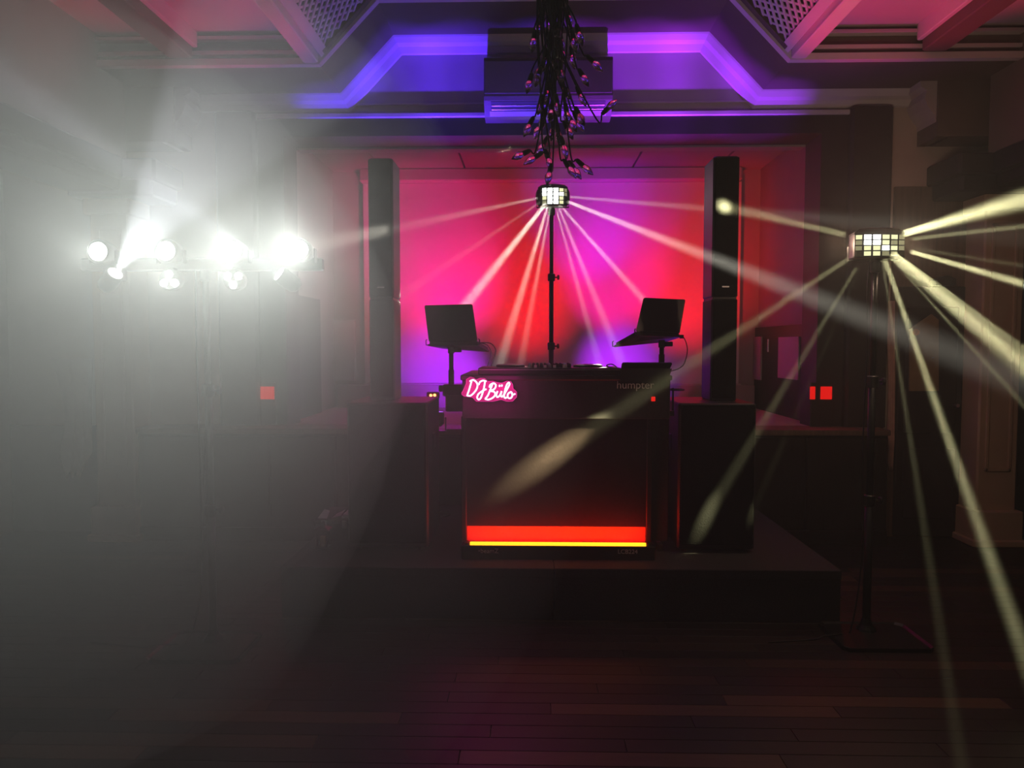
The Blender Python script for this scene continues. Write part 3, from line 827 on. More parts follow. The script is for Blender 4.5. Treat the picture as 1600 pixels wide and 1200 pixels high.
# --- derby effect lights
def derby(label, c, w, h, dome, ncol, half, lit):
    """c: centre of the lens front"""
    t = thing('derby_light', label, 'stage light', (c.x, c.y + w * .25, c.z - h / 2))
    rad = w / 2
    arc = [(-half + 2 * half * k / ncol) for k in range(ncol + 1)]
    poly = [(c.x + rad * math.sin(R(a)) / math.sin(R(half)), c.y + rad * .62 * (1 - math.cos(R(a)))) for a in arc]
    back = [(c.x + rad * .9, c.y + w * .45), (c.x - rad * .9, c.y + w * .45)]
    MB().vprism(poly + back, c.z - h / 2, c.z + h / 2).build('housing', 'black', t)
    for zz, sg in ((c.z + h / 2, 1), (c.z - h / 2, -1)):
        k = 1.03
        rings = []
        for (f, dz) in ((1.03, 0), (1.0, .012 if sg > 0 else .006), (.8, .028 if sg > 0 else .009), (.5, .036 if sg > 0 else .010)):
            ctr = Vector((c.x, c.y + w * .22, 0))
            rings.append([(ctr.x + (x - ctr.x) * f, ctr.y + (y - ctr.y) * f, zz + sg * dz) for x, y in poly + back])
        MB().loft(rings).build('cap', 'black', t)
    for s in ((-1, 1) if dome else ()):
        xx = c.x + s * rad * .96
        MB().lathe((xx, c.y + w * .25, c.z), (s, 0, 0), [(0, h * .52), (.012, h * .48), (.022, h * .3), (.025, .01)], 16).build('end_dome', 'black', t, True)
    rows = 4
    for k in range(ncol):
        a0, a1 = poly[k], poly[k + 1]
        for r in range(rows):
            z0 = c.z - h / 2 + h * (r + .12) / rows
            z1 = c.z - h / 2 + h * (r + .88) / rows
            u0, u1 = .13, .87
            x0, y0 = a0[0] + (a1[0] - a0[0]) * u0, a0[1] + (a1[1] - a0[1]) * u0
            x1, y1 = a0[0] + (a1[0] - a0[0]) * u1, a0[1] + (a1[1] - a0[1]) * u1
            nx, ny = (a1[1] - a0[1]), -(a1[0] - a0[0])
            ln = math.hypot(nx, ny); nx, ny = nx / ln, ny / ln
            if ny > 0: nx, ny = -nx, -ny
            MB().slab([(x0, y0, z0), (x1, y1, z0), (x1, y1, z1), (x0, y0, z1)], (nx * .004, ny * .004, 0)).build('lens', lit[rows - 1 - r][k], t)
    yk = MB()
    yk.tube([(c.x - rad - .012, c.y + w * .25, c.z), (c.x - rad - .012, c.y + w * .25, c.z - h * .62), (c.x + rad + .012, c.y + w * .25, c.z - h * .62), (c.x + rad + .012, c.y + w * .25, c.z)], .006, 6)
    yk.build('bracket', 'blackmetal', t)
    return t
A_, B_, C_, D_ = 'lenscore', 'lensyellow', 'lensdim', 'lensoff'
RC = at(1377, 383, 3.70)
dr = derby('box shaped derby light with a six column lens grid on the tall stand', RC, .245, .108, False, 6, 40,
           [[B_, A_, A_, B_, B_, C_], [C_, A_, A_, B_, C_, C_], [C_, B_, B_, A_, B_, C_], [D_, B_, B_, C_, C_, D_]])
CC = at(864, 306, 5.95)
dc = derby('rounded derby light with a white lens grid on the centre tripod', CC, .235, .13, True, 6, 62,
           [[D_, A_, A_, A_, B_, C_], [D_, A_, A_, A_, A_, C_], [D_, B_, A_, A_, B_, D_], [D_, C_, A_, A_, B_, D_]])
# --- stands that carry them
def pole_stand(label, x, y, z0, z1, kind, cat='light stand', r=.017):
    t = thing('light_stand', label, cat, (x, y, z0))
    zj = [z0 + (z1 - z0) * f for f in (.0, .36, .68, 1.0)]
    for k in range(3):
        MB().tube([(x, y, zj[k]), (x, y, zj[k + 1] + (.02 if k < 2 else 0))], r - .0025 * k, 16).build('tube', 'blackmetal', t, True)
        if k < 2:
            MB().lathe((x, y, zj[k + 1] - .03), (0, 0, 1), [(0, r + .004), (.005, r + .009), (.055, r + .009), (.06, r + .002)], 16).build('collar', 'black', t)
            kn = MB().cyl((x + r, y, zj[k + 1]), (x + r + .03, y, zj[k + 1]), .006, 8)
            kn.lathe((x + r + .026, y, zj[k + 1]), (1, 0, 0), [(0, .016), (.004, .02), (.014, .02), (.018, .014)], 8)
            kn.build('knob', 'black', t)
    MB().lathe((x, y, z1 - .06), (0, 0, 1), [(0, r + .002), (.01, r + .008), (.05, r + .008), (.06, r)], 16).build('spigot', 'black', t)
    if kind == 'plate':
        w2 = .22
        MB().cbox(x - w2, x + w2, y - .26, y + .09, z0, z0 + .012, .03).build('base_plate', 'blackmetal', t)
        MB().lathe((x, y, z0 + .01), (0, 0, 1), [(0, .05), (.012, .045), (.03, .03), (.06, .022)], 16).build('socket', 'blackmetal', t)
    else:
        for k in range(3):
            a = R(90 + 120 * k)
            e_ = Vector((x + math.cos(a) * .45, y + math.sin(a) * .45, z0 + .008))
            g_ = MB().tube([Vector((x, y, z0 + .5)), e_], .011, 8).build('leg', 'blackmetal', t, True)
            MB().lathe(e_ + Vector((0, 0, -.008)), (0, 0, 1), [(0, .016), (.02, .014)], 10).build('rubber_foot', 'wire', g_)
            MB().tube([Vector((x, y, z0 + .15)), Vector((x, y, z0 + .5)).lerp(e_, .5)], .007, 6).build('brace', 'blackmetal', t)
    return t
pole_stand('black tripod behind the booth carrying the rounded derby light', at(862, 400, 5.95).x, 5.95 + .06, SF, RC.z * 0 + CC.z - .085, 'tripod', r=.021)
pole_stand('black plate based stand carrying the box shaped derby light', at(1363, 600, 3.76).x, 3.76, 0, RC.z - .07, 'plate', r=.02)
xk = at(1363, 600, 3.76).x
q = smooth_path([(xk - .03, 3.75, RC.z - .06), (xk - .045, 3.74, RC.z - .2), (xk - .04, 3.74, 1.4), (xk - .048, 3.74, 1.0), (xk - .04, 3.74, .4), (xk - .10, 3.71, .03), (xk - .17, 3.68, .0165), (xk - .25, 3.66, .0145), (xk - .32, 3.64, .004), (xk - .55, 3.60, .004)], 8)
tag(MB().tube(q, .004, 6).build('power_cable', 'wire', None, True), 'thin power cable hanging along the stand of the box shaped derby', 'cable')

BEAM = (1.0, 0.95, 0.48)
BEAMW = (1.0, 0.95, 0.78)
def beam(parent, src, end, E_, size=.03, spread=3.0, color=BEAM, off=0.0):
    src, end = Vector(src), Vector(end)
    d = (end - src).normalized()
    return lamp('AREA', 'beam_lamp', src + d * off, end, E_, color, parent, shape='DISK', size=size, spread=R(spread))
# box derby: (source pixel, end pixel, end depth, energy, size, spread)
for sx, sy, ex, ey, eY, E_, sz, spd in (
        (1334, 370, 1132, 323, 4.36, 1.7, .030, 6.0),
        (1402, 368, 1640, 300, 2.9, 3.6, .036, 7.5),
        (1408, 375, 1640, 349, 3.3, .55, .020, 3.0),
        (1412, 390, 1640, 455, 3.0, 1.2, .022, 3.0),
        (1412, 386, 1660, 425, 3.3, .12, .018, 3.0),
        (1394, 398, 1660, 622, 2.8, 4.6, .042, 5.0),
        (1400, 396, 1660, 590, 3.0, .5, .016, 2.2),
        (1392, 403, 1660, 700, 3.0, .16, .012, 2.0),
        (1382, 404, 1660, 1190, 2.75, 1.3, .024, 2.6),
        (1378, 404, 1500, 1180, 2.3, .06, .012, 1.6),
        (1340, 395, 868, 708, 4.17, .62, .026, 5.5),
        (1347, 404, 1105, 805, 4.17, .34, .020, 4.0),
        (1350, 404, 1176, 800, 4.17, .03, .014, 2.4)):
    s_ = at(sx, sy, RC.y - .012 + (abs(sx - 1377) * .0011 if sx > 1336 else 0))
    beam(dr, s_, at(ex, ey, eY), E_ * 3.3, sz, spd, BEAM, .006 if abs(sx - 1377) < 20 else .05)
for sx, sy, ex, ey, eY, E_, sz, spd in (
        (853, 318, 668, 552, 4.63, 2.6, .034, 4.0),
        (856, 322, 735, 720, 4.24, 1.1, .026, 3.2),
        (874, 320, 1150, 632, 4.22, .75, .022, 2.6),
        (884, 314, 1112, 403, 4.15, .75, .026, 2.4),
        (843, 309, 600, 360, 4.1, .2, .02, 2.4),
        (847, 314, 600, 480, 4.5, .12, .02, 3.0),
        (872, 322, 985, 600, 4.3, .35, .022, 2.6),
        (885, 307, 1130, 328, 4.8, .35, .022, 2.6),
        (860, 322, 800, 640, 4.2, .3, .018, 2.2),
        (868, 322, 945, 600, 4.2, .2, .014, 2.0)):
    s_ = at(sx, sy, CC.y - .012 + abs(sx - 864) * .0016)
    beam(dc, s_, at(ex, ey, eY), E_ * 2.4, sz, spd, BEAMW, .006 if abs(sx - 864) < 12 else .04)
# broad spill of the lit lens grids
lamp('AREA', 'derby_spill', RC + Vector((0, -.03, .02)), RC + Vector((0, -2, .3)), 2.2, (1, .82, .58), dr, shape='RECTANGLE', size=.15, size_y=.05)
for sg in (-1, 1):  # added fill points beside the housing, brightening the right wall and column
    lamp('POINT', 'wall_fill', RC + Vector((sg * .17, .05, .01)), (0, 0, 0), 6.5, (1, .66, .44), dr, shadow_soft_size=.03)
lamp('AREA', 'derby_spill', CC + Vector((0, -.03, .02)), CC + Vector((0, -2, .0)), .8, (1, .95, .85), dc, shape='RECTANGLE', size=.12, size_y=.06)

# --- light bar on the smoky side
LY = 3.5
xs_ = at(325, 600, LY + .05).x
zb_ = at(300, 412, LY).z
pole_stand('black plate based stand holding the four headed light bar', xs_, LY + .05, 0, zb_ - .02, 'plate', r=.02)
q = smooth_path([(xs_ - .04, LY + .03, zb_ - .026), (xs_ - .044, LY + .03, 1.4), (xs_ - .040, LY + .03, .9), (xs_ - .046, LY + .03, .3), (xs_ - .10, LY, .03), (xs_ - .17, LY - .02, .0165), (xs_ - .25, LY - .03, .0145), (xs_ - .32, LY - .03, .004), (xs_ - .6, LY + .02, .004)], 8)
tag(MB().tube(q, .004, 6).build('power_cable', 'wire', None, True), 'thin power cable hanging along the stand of the light bar', 'cable')
t = thing('light_bar', 'four headed light bar with blinding white lamps in smoke', 'stage light', (xs_, LY, zb_ - .05))
bar0, bar1 = at(120, 412, LY).x, at(500, 412, LY).x
MB().cbox(bar0, bar1, LY + .02, LY + .08, zb_ - .03, zb_ + .03, .01).build('crossbar', 'black', t)
WH = (0.93, 1.0, 0.92)
for k, (x, y, en) in enumerate(((153, 393, 4), (259, 392, 7), (363, 392, 8.5), (467, 390, 18))):
    c = at(x, y, LY - .06)
    ho = MB().lathe(c + Vector((0, .10, 0)), (0, -1, 0), [(0, .03), (.02, .05), (.07, .056), (.095, .058), (.10, .052)], 20).build('par_head', 'black', t, True)
    MB().lathe(c + Vector((0, .004, 0)), (0, -1, 0), [(0, .046), (.006, .042), (.010, .02)], 20).build('lens', 'lenswhite', ho)
    MB().cbox(c.x - .066, c.x - .06, c.y + .03, c.y + .07, zb_ + .0, c.z + .01, .002).cbox(c.x + .06, c.x + .066, c.y + .03, c.y + .07, zb_ + .0, c.z + .01, .002).build('yoke', 'blackmetal', t)
    lamp('SPOT', 'par_light', c + Vector((0, -.03, 0)), (c.x * 1.05, 0, 1.5), en * 3.3, WH, t, spot_size=R(104), spot_blend=1.0, shadow_soft_size=.04)
# middle clusters of three leds
for x, y, flip in ((263, 436, 1), (363, 437, -1)):
    c = at(x, y, LY - .05)
    ho = MB().lathe(c + Vector((0, .09, 0)), (0, -1, 0), [(0, .03), (.02, .045), (.07, .05), (.08, .048)], 18).build('wash_head', 'black', t, True)
    MB().cbox(c.x - .012, c.x + .012, c.y + .03, c.y + .07, c.z + .04, zb_ - .02, .003).build('arm', 'blackmetal', t)
    for dx, dz in ((0, .024), (-.026, -.018), (.026, -.018)):
        MB().lathe(c + Vector((dx, .012, dz * flip)), (0, -1, 0), [(0, .018), (.006, .017), (.010, .006)], 14).build('lens', 'lenswhite', ho)
    lamp('AREA', 'wash_light', c + Vector((0, -.012, 0)), (c.x * .7, 0, 1.0), 1.2, WH, t, shape='DISK', size=.07)
# tilted spot heads at both ends
MH = []
hc_ = at(180, 427, LY - .05)
e1_, e2_ = (at(303, 0, 3.0) - hc_).normalized(), (at(545, 185, 3.0) - hc_).normalized()
hax = (e1_ + e2_).normalized()
hang = e1_.angle(e2_)
for x, y, d in ((180, 427, hax), (436, 428, Vector((-.55, -.45, .45)))):
    c = at(x, y, LY - .05)
    d = d.normalized()
    hd = MB().lathe(c - d * .11, d, [(0, .025), (.02, .04), (.09, .042), (.11, .038)], 18).build('spot_head', 'black', t, True)
    MB().lathe(c - d * .002, d, [(0, .033), (.004, .032), (.006, .01)], 18).build('lens', 'lenswhite', hd)
    MB().cbox(c.x - .015, c.x + .015, LY - .02, LY + .03, c.z - .03, zb_ - .02, .004).build('arm', 'blackmetal', t)
    MH.append((c, d))
c, d = MH[0]
lamp('SPOT', 'spot_beam', c + d * .012, c + d, 300, (.88, .91, 1.0), t, spot_size=hang * .97, spot_blend=.08, shadow_soft_size=.01)
c, d = MH[1]
beam(t, c, c + d, 1.2, .05, 10, (.85, .88, 1.0), .01)

# --- wall mounted air conditioner
a, b2 = at(756, 86, 5.47), at(957, 178, 5.47)
t = thing('air_conditioner', 'wide shade-darkened air conditioner with a pale lower flap mounted on the gable above the stage', 'air conditioner', ((a.x + b2.x) / 2, W, b2.z))
zt2, zb2 = a.z, b2.z
h = zt2 - zb2
body = [(W, zt2), (5.52, zt2), (5.475, zt2 - .02), (5.465, zt2 - h * .1), (5.455, zt2 - h * .70), (5.47, zt2 - h * .76), (5.56, zb2 + .012), (W, zb2)]
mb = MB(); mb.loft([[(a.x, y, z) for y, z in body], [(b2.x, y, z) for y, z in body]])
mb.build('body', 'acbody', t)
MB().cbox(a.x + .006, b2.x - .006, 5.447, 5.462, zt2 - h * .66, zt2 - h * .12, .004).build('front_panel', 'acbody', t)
# outlet slot with two louvres
def acp(f, o):   # along the slanted underside
    y = 5.47 + (5.56 - 5.47) * f; z = (zt2 - h * .76) + (zb2 + .012 - zt2 + h * .76) * f
    nn = Vector((0, -(zt2 - h * .76 - zb2 - .012), -.09)).normalized()
    return y + nn.y * o, z + nn.z * o
for f0, f1, m_, o_, xa, xb in ((.06, .62, 'acdark', .003, a.x + .05, b2.x - .05), (.28, .33, 'silver', .008, a.x + .055, b2.x - .055), (.52, .56, 'silver', .008, a.x + .055, b2.x - .055), (.64, .95, 'acwhite', .006, a.x + .04, b2.x - .04)):
    (ya, za), (yb, zb3) = acp(f0, 0), acp(f1, 0)
    (yc, zc2), (yd, zd) = acp(f0, o_), acp(f1, o_)
    nm = 'outlet_slot' if m_ == 'acdark' else ('louvre' if m_ == 'silver' else 'flap')
    MB().loft([[(xa, ya, za), (xa, yb, zb3), (xa, yd, zd), (xa, yc, zc2)], [(xb, ya, za), (xb, yb, zb3), (xb, yd, zd), (xb, yc, zc2)]]).build(nm, m_, t)
p = at(944, 144, 5.45)
MB().lathe((p.x, 5.456, p.z), (0, -1, 0), [(0, .008), (.006, .007)], 10).build('sensor', 'acdark', t)

# --- hanging cluster of bulbs
HY = 3.0
hub = Vector((at(866, 0, HY).x, HY, NZ))
t = thing('bulb_chandelier', 'hanging bundle of black flexes ending in small clear candle bulbs', 'chandelier', hub)
MB().lathe(hub, (0, 0, -1), [(0, .09), (.02, .088), (.035, .06), (.05, .035)], 20).build('ceiling_rose', 'black', t, True)
ends = [(834, 60, 832, 74), (842, 40, 840, 52), (896, 60, 899, 75), (904, 50, 907, 60), (926, 96, 936, 106), (910, 118, 918, 132), (894, 85, 896, 98),
        (845, 106, 838, 120), (828, 126, 824, 142), (842, 116, 838, 130), (876, 108, 877, 122), (880, 136, 888, 150), (906, 146, 913, 161), (904, 178, 911, 192),
        (892, 188, 899, 202), (886, 200, 893, 214), (902, 186, 909, 199), (828, 194, 820, 210), (850, 182, 846, 196), (843, 197, 837, 212), (949, 170, 962, 157),
        (818, 240, 805, 246), (837, 245, 826, 252), (850, 224, 843, 236), (859, 268, 855, 286), (856, 246, 861, 260), (888, 260, 897, 274), (896, 262, 904, 274), (910, 258, 923, 270),
        (866, 118, 864, 132), (848, 20, 847, 34), (860, 30, 861, 44), (888, 24, 890, 38), (872, 45, 871, 59), (855, 140, 853, 154), (864, 200, 862, 214), (880, 226, 884, 240), (868, 90, 869, 104), (862, 170, 860, 184), (876, 60, 877, 74), (846, 160, 842, 174), (885, 174, 887, 188), (852, 90, 849, 104), (870, 160, 872, 174), (858, 62, 856, 76), (878, 80, 881, 94), (872, 205, 874, 219)]
for i, (sx, sy, ex, ey) in enumerate(ends):
    ex, ey = sx + (ex - sx), sy + (ey - sy)
    dpt = HY + random.uniform(-.07, .09)
    s_ = at(sx, sy, dpt); e_ = at(ex, ey, dpt + random.uniform(-.015, .015))
    d = (e_ - s_).normalized()
    ax = .072 * math.sqrt(random.random()); aa = random.random() * 6.28
    m1 = Vector((hub.x + math.cos(aa) * ax, HY + math.sin(aa) * ax, max(s_.z + .5, 2.95)))
    m0 = Vector((hub.x + math.cos(aa) * ax * .6, HY + math.sin(aa) * ax * .6, NZ - .04))
    sb = s_ - d * .034
    m2 = (m1 * .45 + sb * .55) ; m2.x = m1.x * .72 + sb.x * .28; m2.y = m1.y * .72 + sb.y * .28
    pts = smooth_path([m0, m1, m2, sb - d * .03, sb], 5)
    wv = MB().tube(pts, .0034, 6).build('flex', 'wire', t, True)
    MB().lathe(sb, d, [(0, .005), (.006, .0085), (.024, .0105), (.036, .0105), (.037, .008)], 10).build('socket', 'wire', wv, True)
    MB().lathe(s_, d, [(0, .008), (.010, .0125), (.022, .0155), (.036, .0128), (.050, .006), (.058, .0012)], 10).build('bulb', 'glass', wv, True)

# --- uplights on the stage edge and behind the booth
def uplight(label, loc, aim, lensmat, r=.05, group=None):
    loc, aim = Vector(loc), Vector(aim)
    t = thing('wash_light', label, 'stage light', loc, group)
    d = (aim - loc - Vector((0, 0, .1))).normalized()
    c = loc + Vector((0, 0, .085))
    MB().lathe(c - d * .05, d, [(0, r * .6), (.02, r * .95), (.085, r), (.10, r * .92)], 18).build('can', 'black', t, True)
    MB().lathe(c + d * .044, d, [(0, r * .86), (.008, r * .8), (.010, r * .3)], 18).build('lens', lensmat, t)
    y = MB().cbox(c.x - r - .014, c.x - r - .006, c.y - .015, c.y + .015, loc.z, c.z + .015, .002).cbox(c.x + r + .006, c.x + r + .014, c.y - .015, c.y + .015, loc.z, c.z + .015, .002)
    y.cbox(c.x - r - .014, c.x + r + .014, c.y - .04, c.y + .04, loc.z, loc.z + .008, .002)
    y.build('yoke', 'blackmetal', t)
    return t, c + d * .06, d
def gable_wash(label, x, y, zl, dots, aims, color, en, red_aim, red_c, red_en):
    t, c, d = uplight(label, (x, y, zl), (x, y + .2, 3.4), 'blueled')
    MB().cyl((x, y, PH), (x, y, zl + .004), .012, 12).build('post', 'blackmetal', t)
    MB().lathe((x, y, PH), (0, 0, 1), [(0, .09), (.008, .085), (.014, .02)], 18).build('foot_plate', 'blackmetal', t)
    if dots:
        a, b2 = at(673, 618, y - .09), at(679, 617.5, y - .09)
        MB().cbox(a.x - .03, b2.x + .03, y - .085, y - .04, a.z - .022, a.z + .022, .006).build('control_head', 'black', t)
        MB().cbox(a.x + .005, a.x + .02, y - .08, y - .05, zl, a.z - .02, .003).build('neck', 'blackmetal', t)
        for q in (a, b2):
            MB().lathe((q.x, y - .083, q.z), (0, -1, 0), [(0, .011), (.006, .008)], 10).build('red_dot', 'reddot', t)
        lamp('POINT', 'red_glow', (a.x + .015, y - .16, a.z - .05), (0, 0, 0), .8, (1, .01, .01), t, shadow_soft_size=.03)
    for ax, az in aims:
        lamp('SPOT', 'gable_beam', c, (ax, W, az), en, color, t, spot_size=R(19), spot_blend=.9, shadow_soft_size=.03)
    lamp('SPOT', 'beam_wash', c, (ax * .95, 4.7, 3.75), en * .12, color, t, spot_size=R(62), spot_blend=1.0, shadow_soft_size=.03)
    lamp('SPOT', 'aisle_beam', c + Vector((0, -.02, .03)), red_aim, red_en, red_c, t, spot_size=R(38), spot_blend=.7, shadow_soft_size=.04)
p = at(683, 655, 5.1)
gable_wash('small wash light with two red dots on a short post beside the booth', p.x, 5.1, p.z - .085, True,
           ((-1.0, 3.55), (-.5, 3.6), (.05, 3.6), (-.7, 3.3), (-1.45, 3.40)), (.09, .02, 1.0), 460, (-2.3, 4.2, 3.55), (1, .0, .04), 180)
gable_wash('small wash light on a short post behind the clear side subwoofer', .98, 5.1, p.z - .085, False,
           ((.35, 3.6), (.85, 3.6), (1.3, 3.55), (1.0, 3.3), (1.75, 3.40)), (.30, .02, 1.0), 420, (2.35, 4.2, 3.55), (1, .0, .05), 170)
# screen washes behind the booth
RED, MAG, PUR = (1, .0, .004), (1, .0, .30), (.42, .01, 1.0)
for k, (x, aims) in enumerate((
        (-.28, (((610, 430), 70, RED, 60), ((675, 400), 270, MAG, 52), ((690, 585), 190, PUR, 44))),
        (.20, (((815, 450), 165, RED, 54), ((790, 330), 75, RED, 60), ((862, 232), 40, RED, 60))),
        (.62, (((960, 420), 165, MAG, 42), ((965, 575), 150, PUR, 42), ((915, 300), 150, PUR, 36), ((990, 272), 50, PUR, 34))),
        (.98, (((1090, 420), 170, RED, 56), ((1200, 300), 20, RED, 70))))):
    t, c, d = uplight(('wash light on the stage floor aimed at the ' + ('smoky edge', 'red middle', 'magenta band', 'red far edge')[k] + ' of the screen'),
                      (x, 6.15, SF), at(aims[0][0][0], aims[0][0][1], BW), 'redled')
    for (px_, py_), en, cl, sz in aims:
        lamp('SPOT', 'screen_wash', c, at(px_, py_, BW), en, cl, t, spot_size=R(sz), spot_blend=1.0, shadow_soft_size=.05)
# added glowing patches imitating red light on both sides of the opening
for s, xq, lb in ((-1, 415, 'smoky'), (1, 1283, 'clear')):
    c = at(xq, 613, W - .03)
    t = thing('red_glow_patch', 'added red glow patch imitating light beside the proscenium post on the %s side' % lb, 'stage light', (c.x, W - .02, SF), 'red glow patches')
    MB().cbox(c.x - .085, c.x + .085, W - .045, W - .02, SF + .01, c.z + .075, .006).build('case', 'frame', t)
    a0, a1 = at(xq - 17, 604, W - .05), at(xq + 17, 624, W - .05)
    for u0, u1 in (((.0, .24), (.48, 1.0)) if s > 0 else ((.1, .9),)):
        MB().cbox(a0.x + (a1.x - a0.x) * u0, a0.x + (a1.x - a0.x) * u1, W - .052, W - .04, a1.z, a0.z, .004).build('glow_panel', 'redled', t)
    lamp('AREA', 'patch_glow', (c.x, W - .06, c.z), (c.x, 0, c.z), .25, (1, .01, .01), t, shape='RECTANGLE', size=.15, size_y=.08)

# --- small things
# poster on the door
q = [at(x, y, W - .085) for x, y in ((1421, 611), (1466, 611), (1466, 500), (1455, 491), (1421, 514))]
t = thing('notice_board', 'brown card notice with a cut top corner on the dark door', 'notice', (q[0].x, W - .085, q[0].z))
MB().prism([(p.x, p.z) for p in q], W - .092, W - .070).build('card', 'kraft', t)
c = at(1432, 519, W - .095)
MB().lathe((c.x, W - .091, c.z), (0, -1, 0), [(0, .028), (.003, .026)], 7).build('emblem', 'emblem', t)
c = at(1458, 559, W - .095)
MB().box(c.x - .01, c.x + .01, W - .094, W - .09, c.z - .004, c.z + .004).build('pin', 'silver', t)
# curtain tails
def tail(name, label, px, x0, x1, ytop, ybot, Y, m, amp):
    n_ = 9
    rings = []
    for j in range(7):
        v = j / 6
        row = []
        wv = [(x0 + (x1 - x0) * (k / n_)) for k in range(n_ + 1)]
        cen = (x0 + x1) / 2 + (x1 - x0) * .15 * math.sin(v * 3)
        sq_ = (1 - .35 * math.sin(v * 3.1)) if v < .85 else .45
        pts = []
        for k in range(n_ + 1):
            p = at(cen + (wv[k] - (x0 + x1) / 2) * sq_, ytop + (ybot - ytop) * v + (6 * (k % 3)) * (v ** 3), Y)
            pts.append(p + Vector((0, amp * math.sin(k * 2.2 + v), 0)))
        rings.append(pts)
    vs = [p for r in rings for p in r] + [p + Vector((0, .012, 0)) for r in rings for p in r]
    fs = []
    W_ = n_ + 1; N = len(rings) * W_
    for j in range(len(rings) - 1):
        for k in range(n_):
            a = j * W_ + k
            fs.append((a, a + 1, a + 1 + W_, a + W_)); fs.append((a + N, a + W_ + N, a + 1 + W_ + N, a + 1 + N))
    for j in range(len(rings) - 1):
        for k in (0, n_):
            a = j * W_ + k; fs.append((a, a + W_, a + W_ + N, a + N))
    for j in (0, len(rings) - 1):
        for k in range(n_):
            a = j * W_ + k; fs.append((a, a + 1, a + 1 + N, a + N))
    return tag(MB().add(vs, fs).build(name, m, None, True), label, 'curtain')
tail('curtain', 'narrow rose curtain hanging between the proscenium post and the dark door', None, 1384, 1399, 470, 724, W - .055, 'cloth', .012)
tail('curtain', 'ivory cloth tail hanging beside the column on the smoky side', None, 80, 142, 560, 735, W - .05, 'whitecloth', .02)
# case with papers, lantern
kx0, kx1 = XC - 1.47, sl0 - .015
kz1 = at(500, 812, 4.42).z
t = thing('equipment_case', 'low black equipment case on the platform next to the smoky subwoofer', 'case', ((kx0 + kx1) / 2, 4.6, PH))
MB().cbox(kx0, kx1, 4.42, 4.78, PH, kz1 - .02, .01).build('body', 'black', t)
MB().cbox(kx0 - .004, kx1 + .004, 4.415, 4.785, kz1 - .025, kz1, .008).build('lid', 'matteblack', t)
for xx in (.25, .75):
    cx = kx0 + (kx1 - kx0) * xx
    MB().cbox(cx - .015, cx + .015, 4.408, 4.42, kz1 - .05, kz1 - .005, .003).build('latch', 'silver', t)
p = at(470, 808, 4.5)
q = [Vector((kx0 + .015, 4.45, kz1 + .001)), Vector((kx0 + .075, 4.44, kz1 + .001)), Vector((kx0 + .07, 4.53, kz1 + .03)), Vector((kx0 + .03, 4.55, kz1 + .034))]
tag(MB().slab(q, (0, 0, .002)).build('paper_card', 'paper'), 'small tilted white card on the black equipment case', 'card')
q = [Vector((kx0 + .10, 4.45, kz1 + .001)), Vector((kx0 + .15, 4.47, kz1 + .012)), Vector((kx0 + .16, 4.56, kz1 + .03)), Vector((kx0 + .11, 4.55, kz1 + .008))]
tag(MB().slab(q, (0, 0, .002)).build('paper_card', 'paper'), 'curled white slip on the equipment case', 'card')
q = MB().cbox(kx1 - .092, kx1 - .006, 4.46, 4.62, kz1 + .0, kz1 + .012, .003)
q.cbox(kx1 - .088, kx1 - .012, 4.47, 4.6, kz1 + .012, kz1 + .022, .003)
tag(q.build('notebook', 'print'), 'thin grey notebook lying flat on the equipment case', 'notebook')
c = at(505, 862, 4.24); lx = c.x; ly = 4.24
t = thing('lantern', 'small dark lantern with a pointed roof on the platform edge', 'lantern', (lx, ly, PH))
lh = at(505, 827, ly).z
w2 = .033
MB().cbox(lx - w2 - .006, lx + w2 + .006, ly - w2 - .006, ly + w2 + .006, PH, PH + .012, .003).build('base', 'lidgrey', t)
for dx in (-1, 1):
    for dy in (-1, 1):
        MB().box(lx + dx * w2 - .003, lx + dx * w2 + .003, ly + dy * w2 - .003, ly + dy * w2 + .003, PH + .01, lh).build('post', 'lidgrey', t)
MB().loft([[(lx + sx * f, ly + sy * f, z) for sx, sy in ((-1, -1), (1, -1), (1, 1), (-1, 1))] for f, z in ((w2 + .012, lh - .004), (w2 + .012, lh + .004), (.014, lh + .02), (.011, lh + .034), (.002, lh + .05))]).build('roof', 'lidgrey', t)
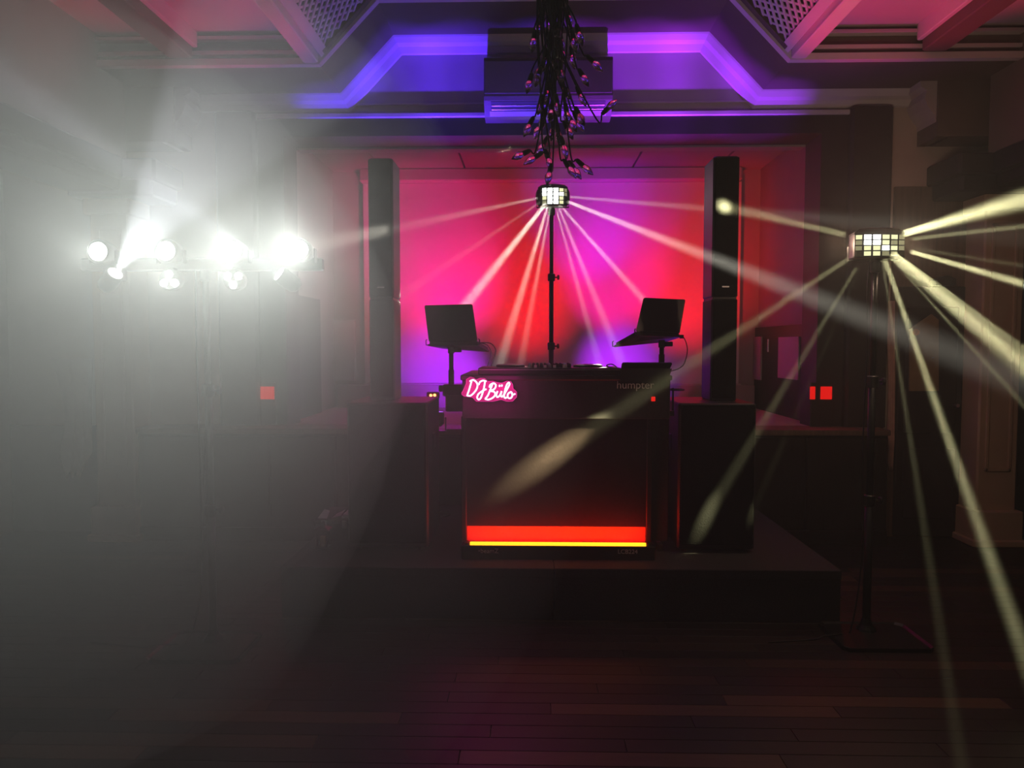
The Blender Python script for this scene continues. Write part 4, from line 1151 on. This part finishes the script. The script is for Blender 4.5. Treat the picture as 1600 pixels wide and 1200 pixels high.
MB().lathe((lx, ly, PH + .01), (0, 0, 1), [(0, .018), (.06, .018), (.062, .005)], 12).build('candle', 'kraft', t)

# ================================================================ SMOKE
def puff(label, c, rad, dens, seed, bumpy=.10, aniso=.35, sub=(40, 22)):
    from mathutils import noise
    m = bpy.data.materials.new('white smoke')
    m.use_nodes = True
    nt = m.node_tree
    nt.nodes.remove(nt.nodes['Principled BSDF'])
    v = nt.nodes.new('ShaderNodeVolumeScatter')
    v.inputs['Color'].default_value = (.98, .98, .98, 1)
    v.inputs['Density'].default_value = dens
    v.inputs['Anisotropy'].default_value = aniso
    nt.links.new(v.outputs[0], nt.nodes['Material Output'].inputs['Volume'])
    nu, nv = sub
    vs, fs = [], []
    c = Vector(c)
    def pt(u, w):
        d = Vector((math.cos(u) * math.sin(w), math.sin(u) * math.sin(w), math.cos(w)))
        k = 1 + bumpy * noise.fractal(d * 1.7 + Vector((seed * 3.1, seed, 0)), 1.0, 2.0, 3)
        return c + Vector((d.x * rad[0], d.y * rad[1], d.z * rad[2])) * k
    vs.append(pt(0, 0))
    for j in range(1, nv):
        for i in range(nu):
            vs.append(pt(2 * math.pi * i / nu, math.pi * j / nv))
    vs.append(pt(0, math.pi))
    for i in range(nu):
        fs.append((0, 1 + i, 1 + (i + 1) % nu))
        fs.append((len(vs) - 1, len(vs) - 1 - nu + (i + 1) % nu, len(vs) - 1 - nu + i))
    for j in range(nv - 2):
        for i in range(nu):
            a = 1 + j * nu + i; b3 = 1 + j * nu + (i + 1) % nu
            fs.append((a, a + nu, b3 + nu, b3))
    o = MB().add(vs, fs).build('smoke', m, None, True)
    o['kind'] = 'stuff'
    return tag(o, label, 'smoke')
puff('faint outer veil of smoke reaching towards the middle of the hall', (-1.95, 2.0, 1.25), (2.05, 1.7, 1.55), .06, 4, .06)
puff('thick heart of the smoke veil in front of the light bar', (-1.8, 2.05, 1.35), (1.45, 1.3, 1.15), .145, 5, .06)
puff('white smoke drifting around the light bar', (-2.1, 3.1, 1.7), (1.75, 1.7, 1.55), .10, 2)
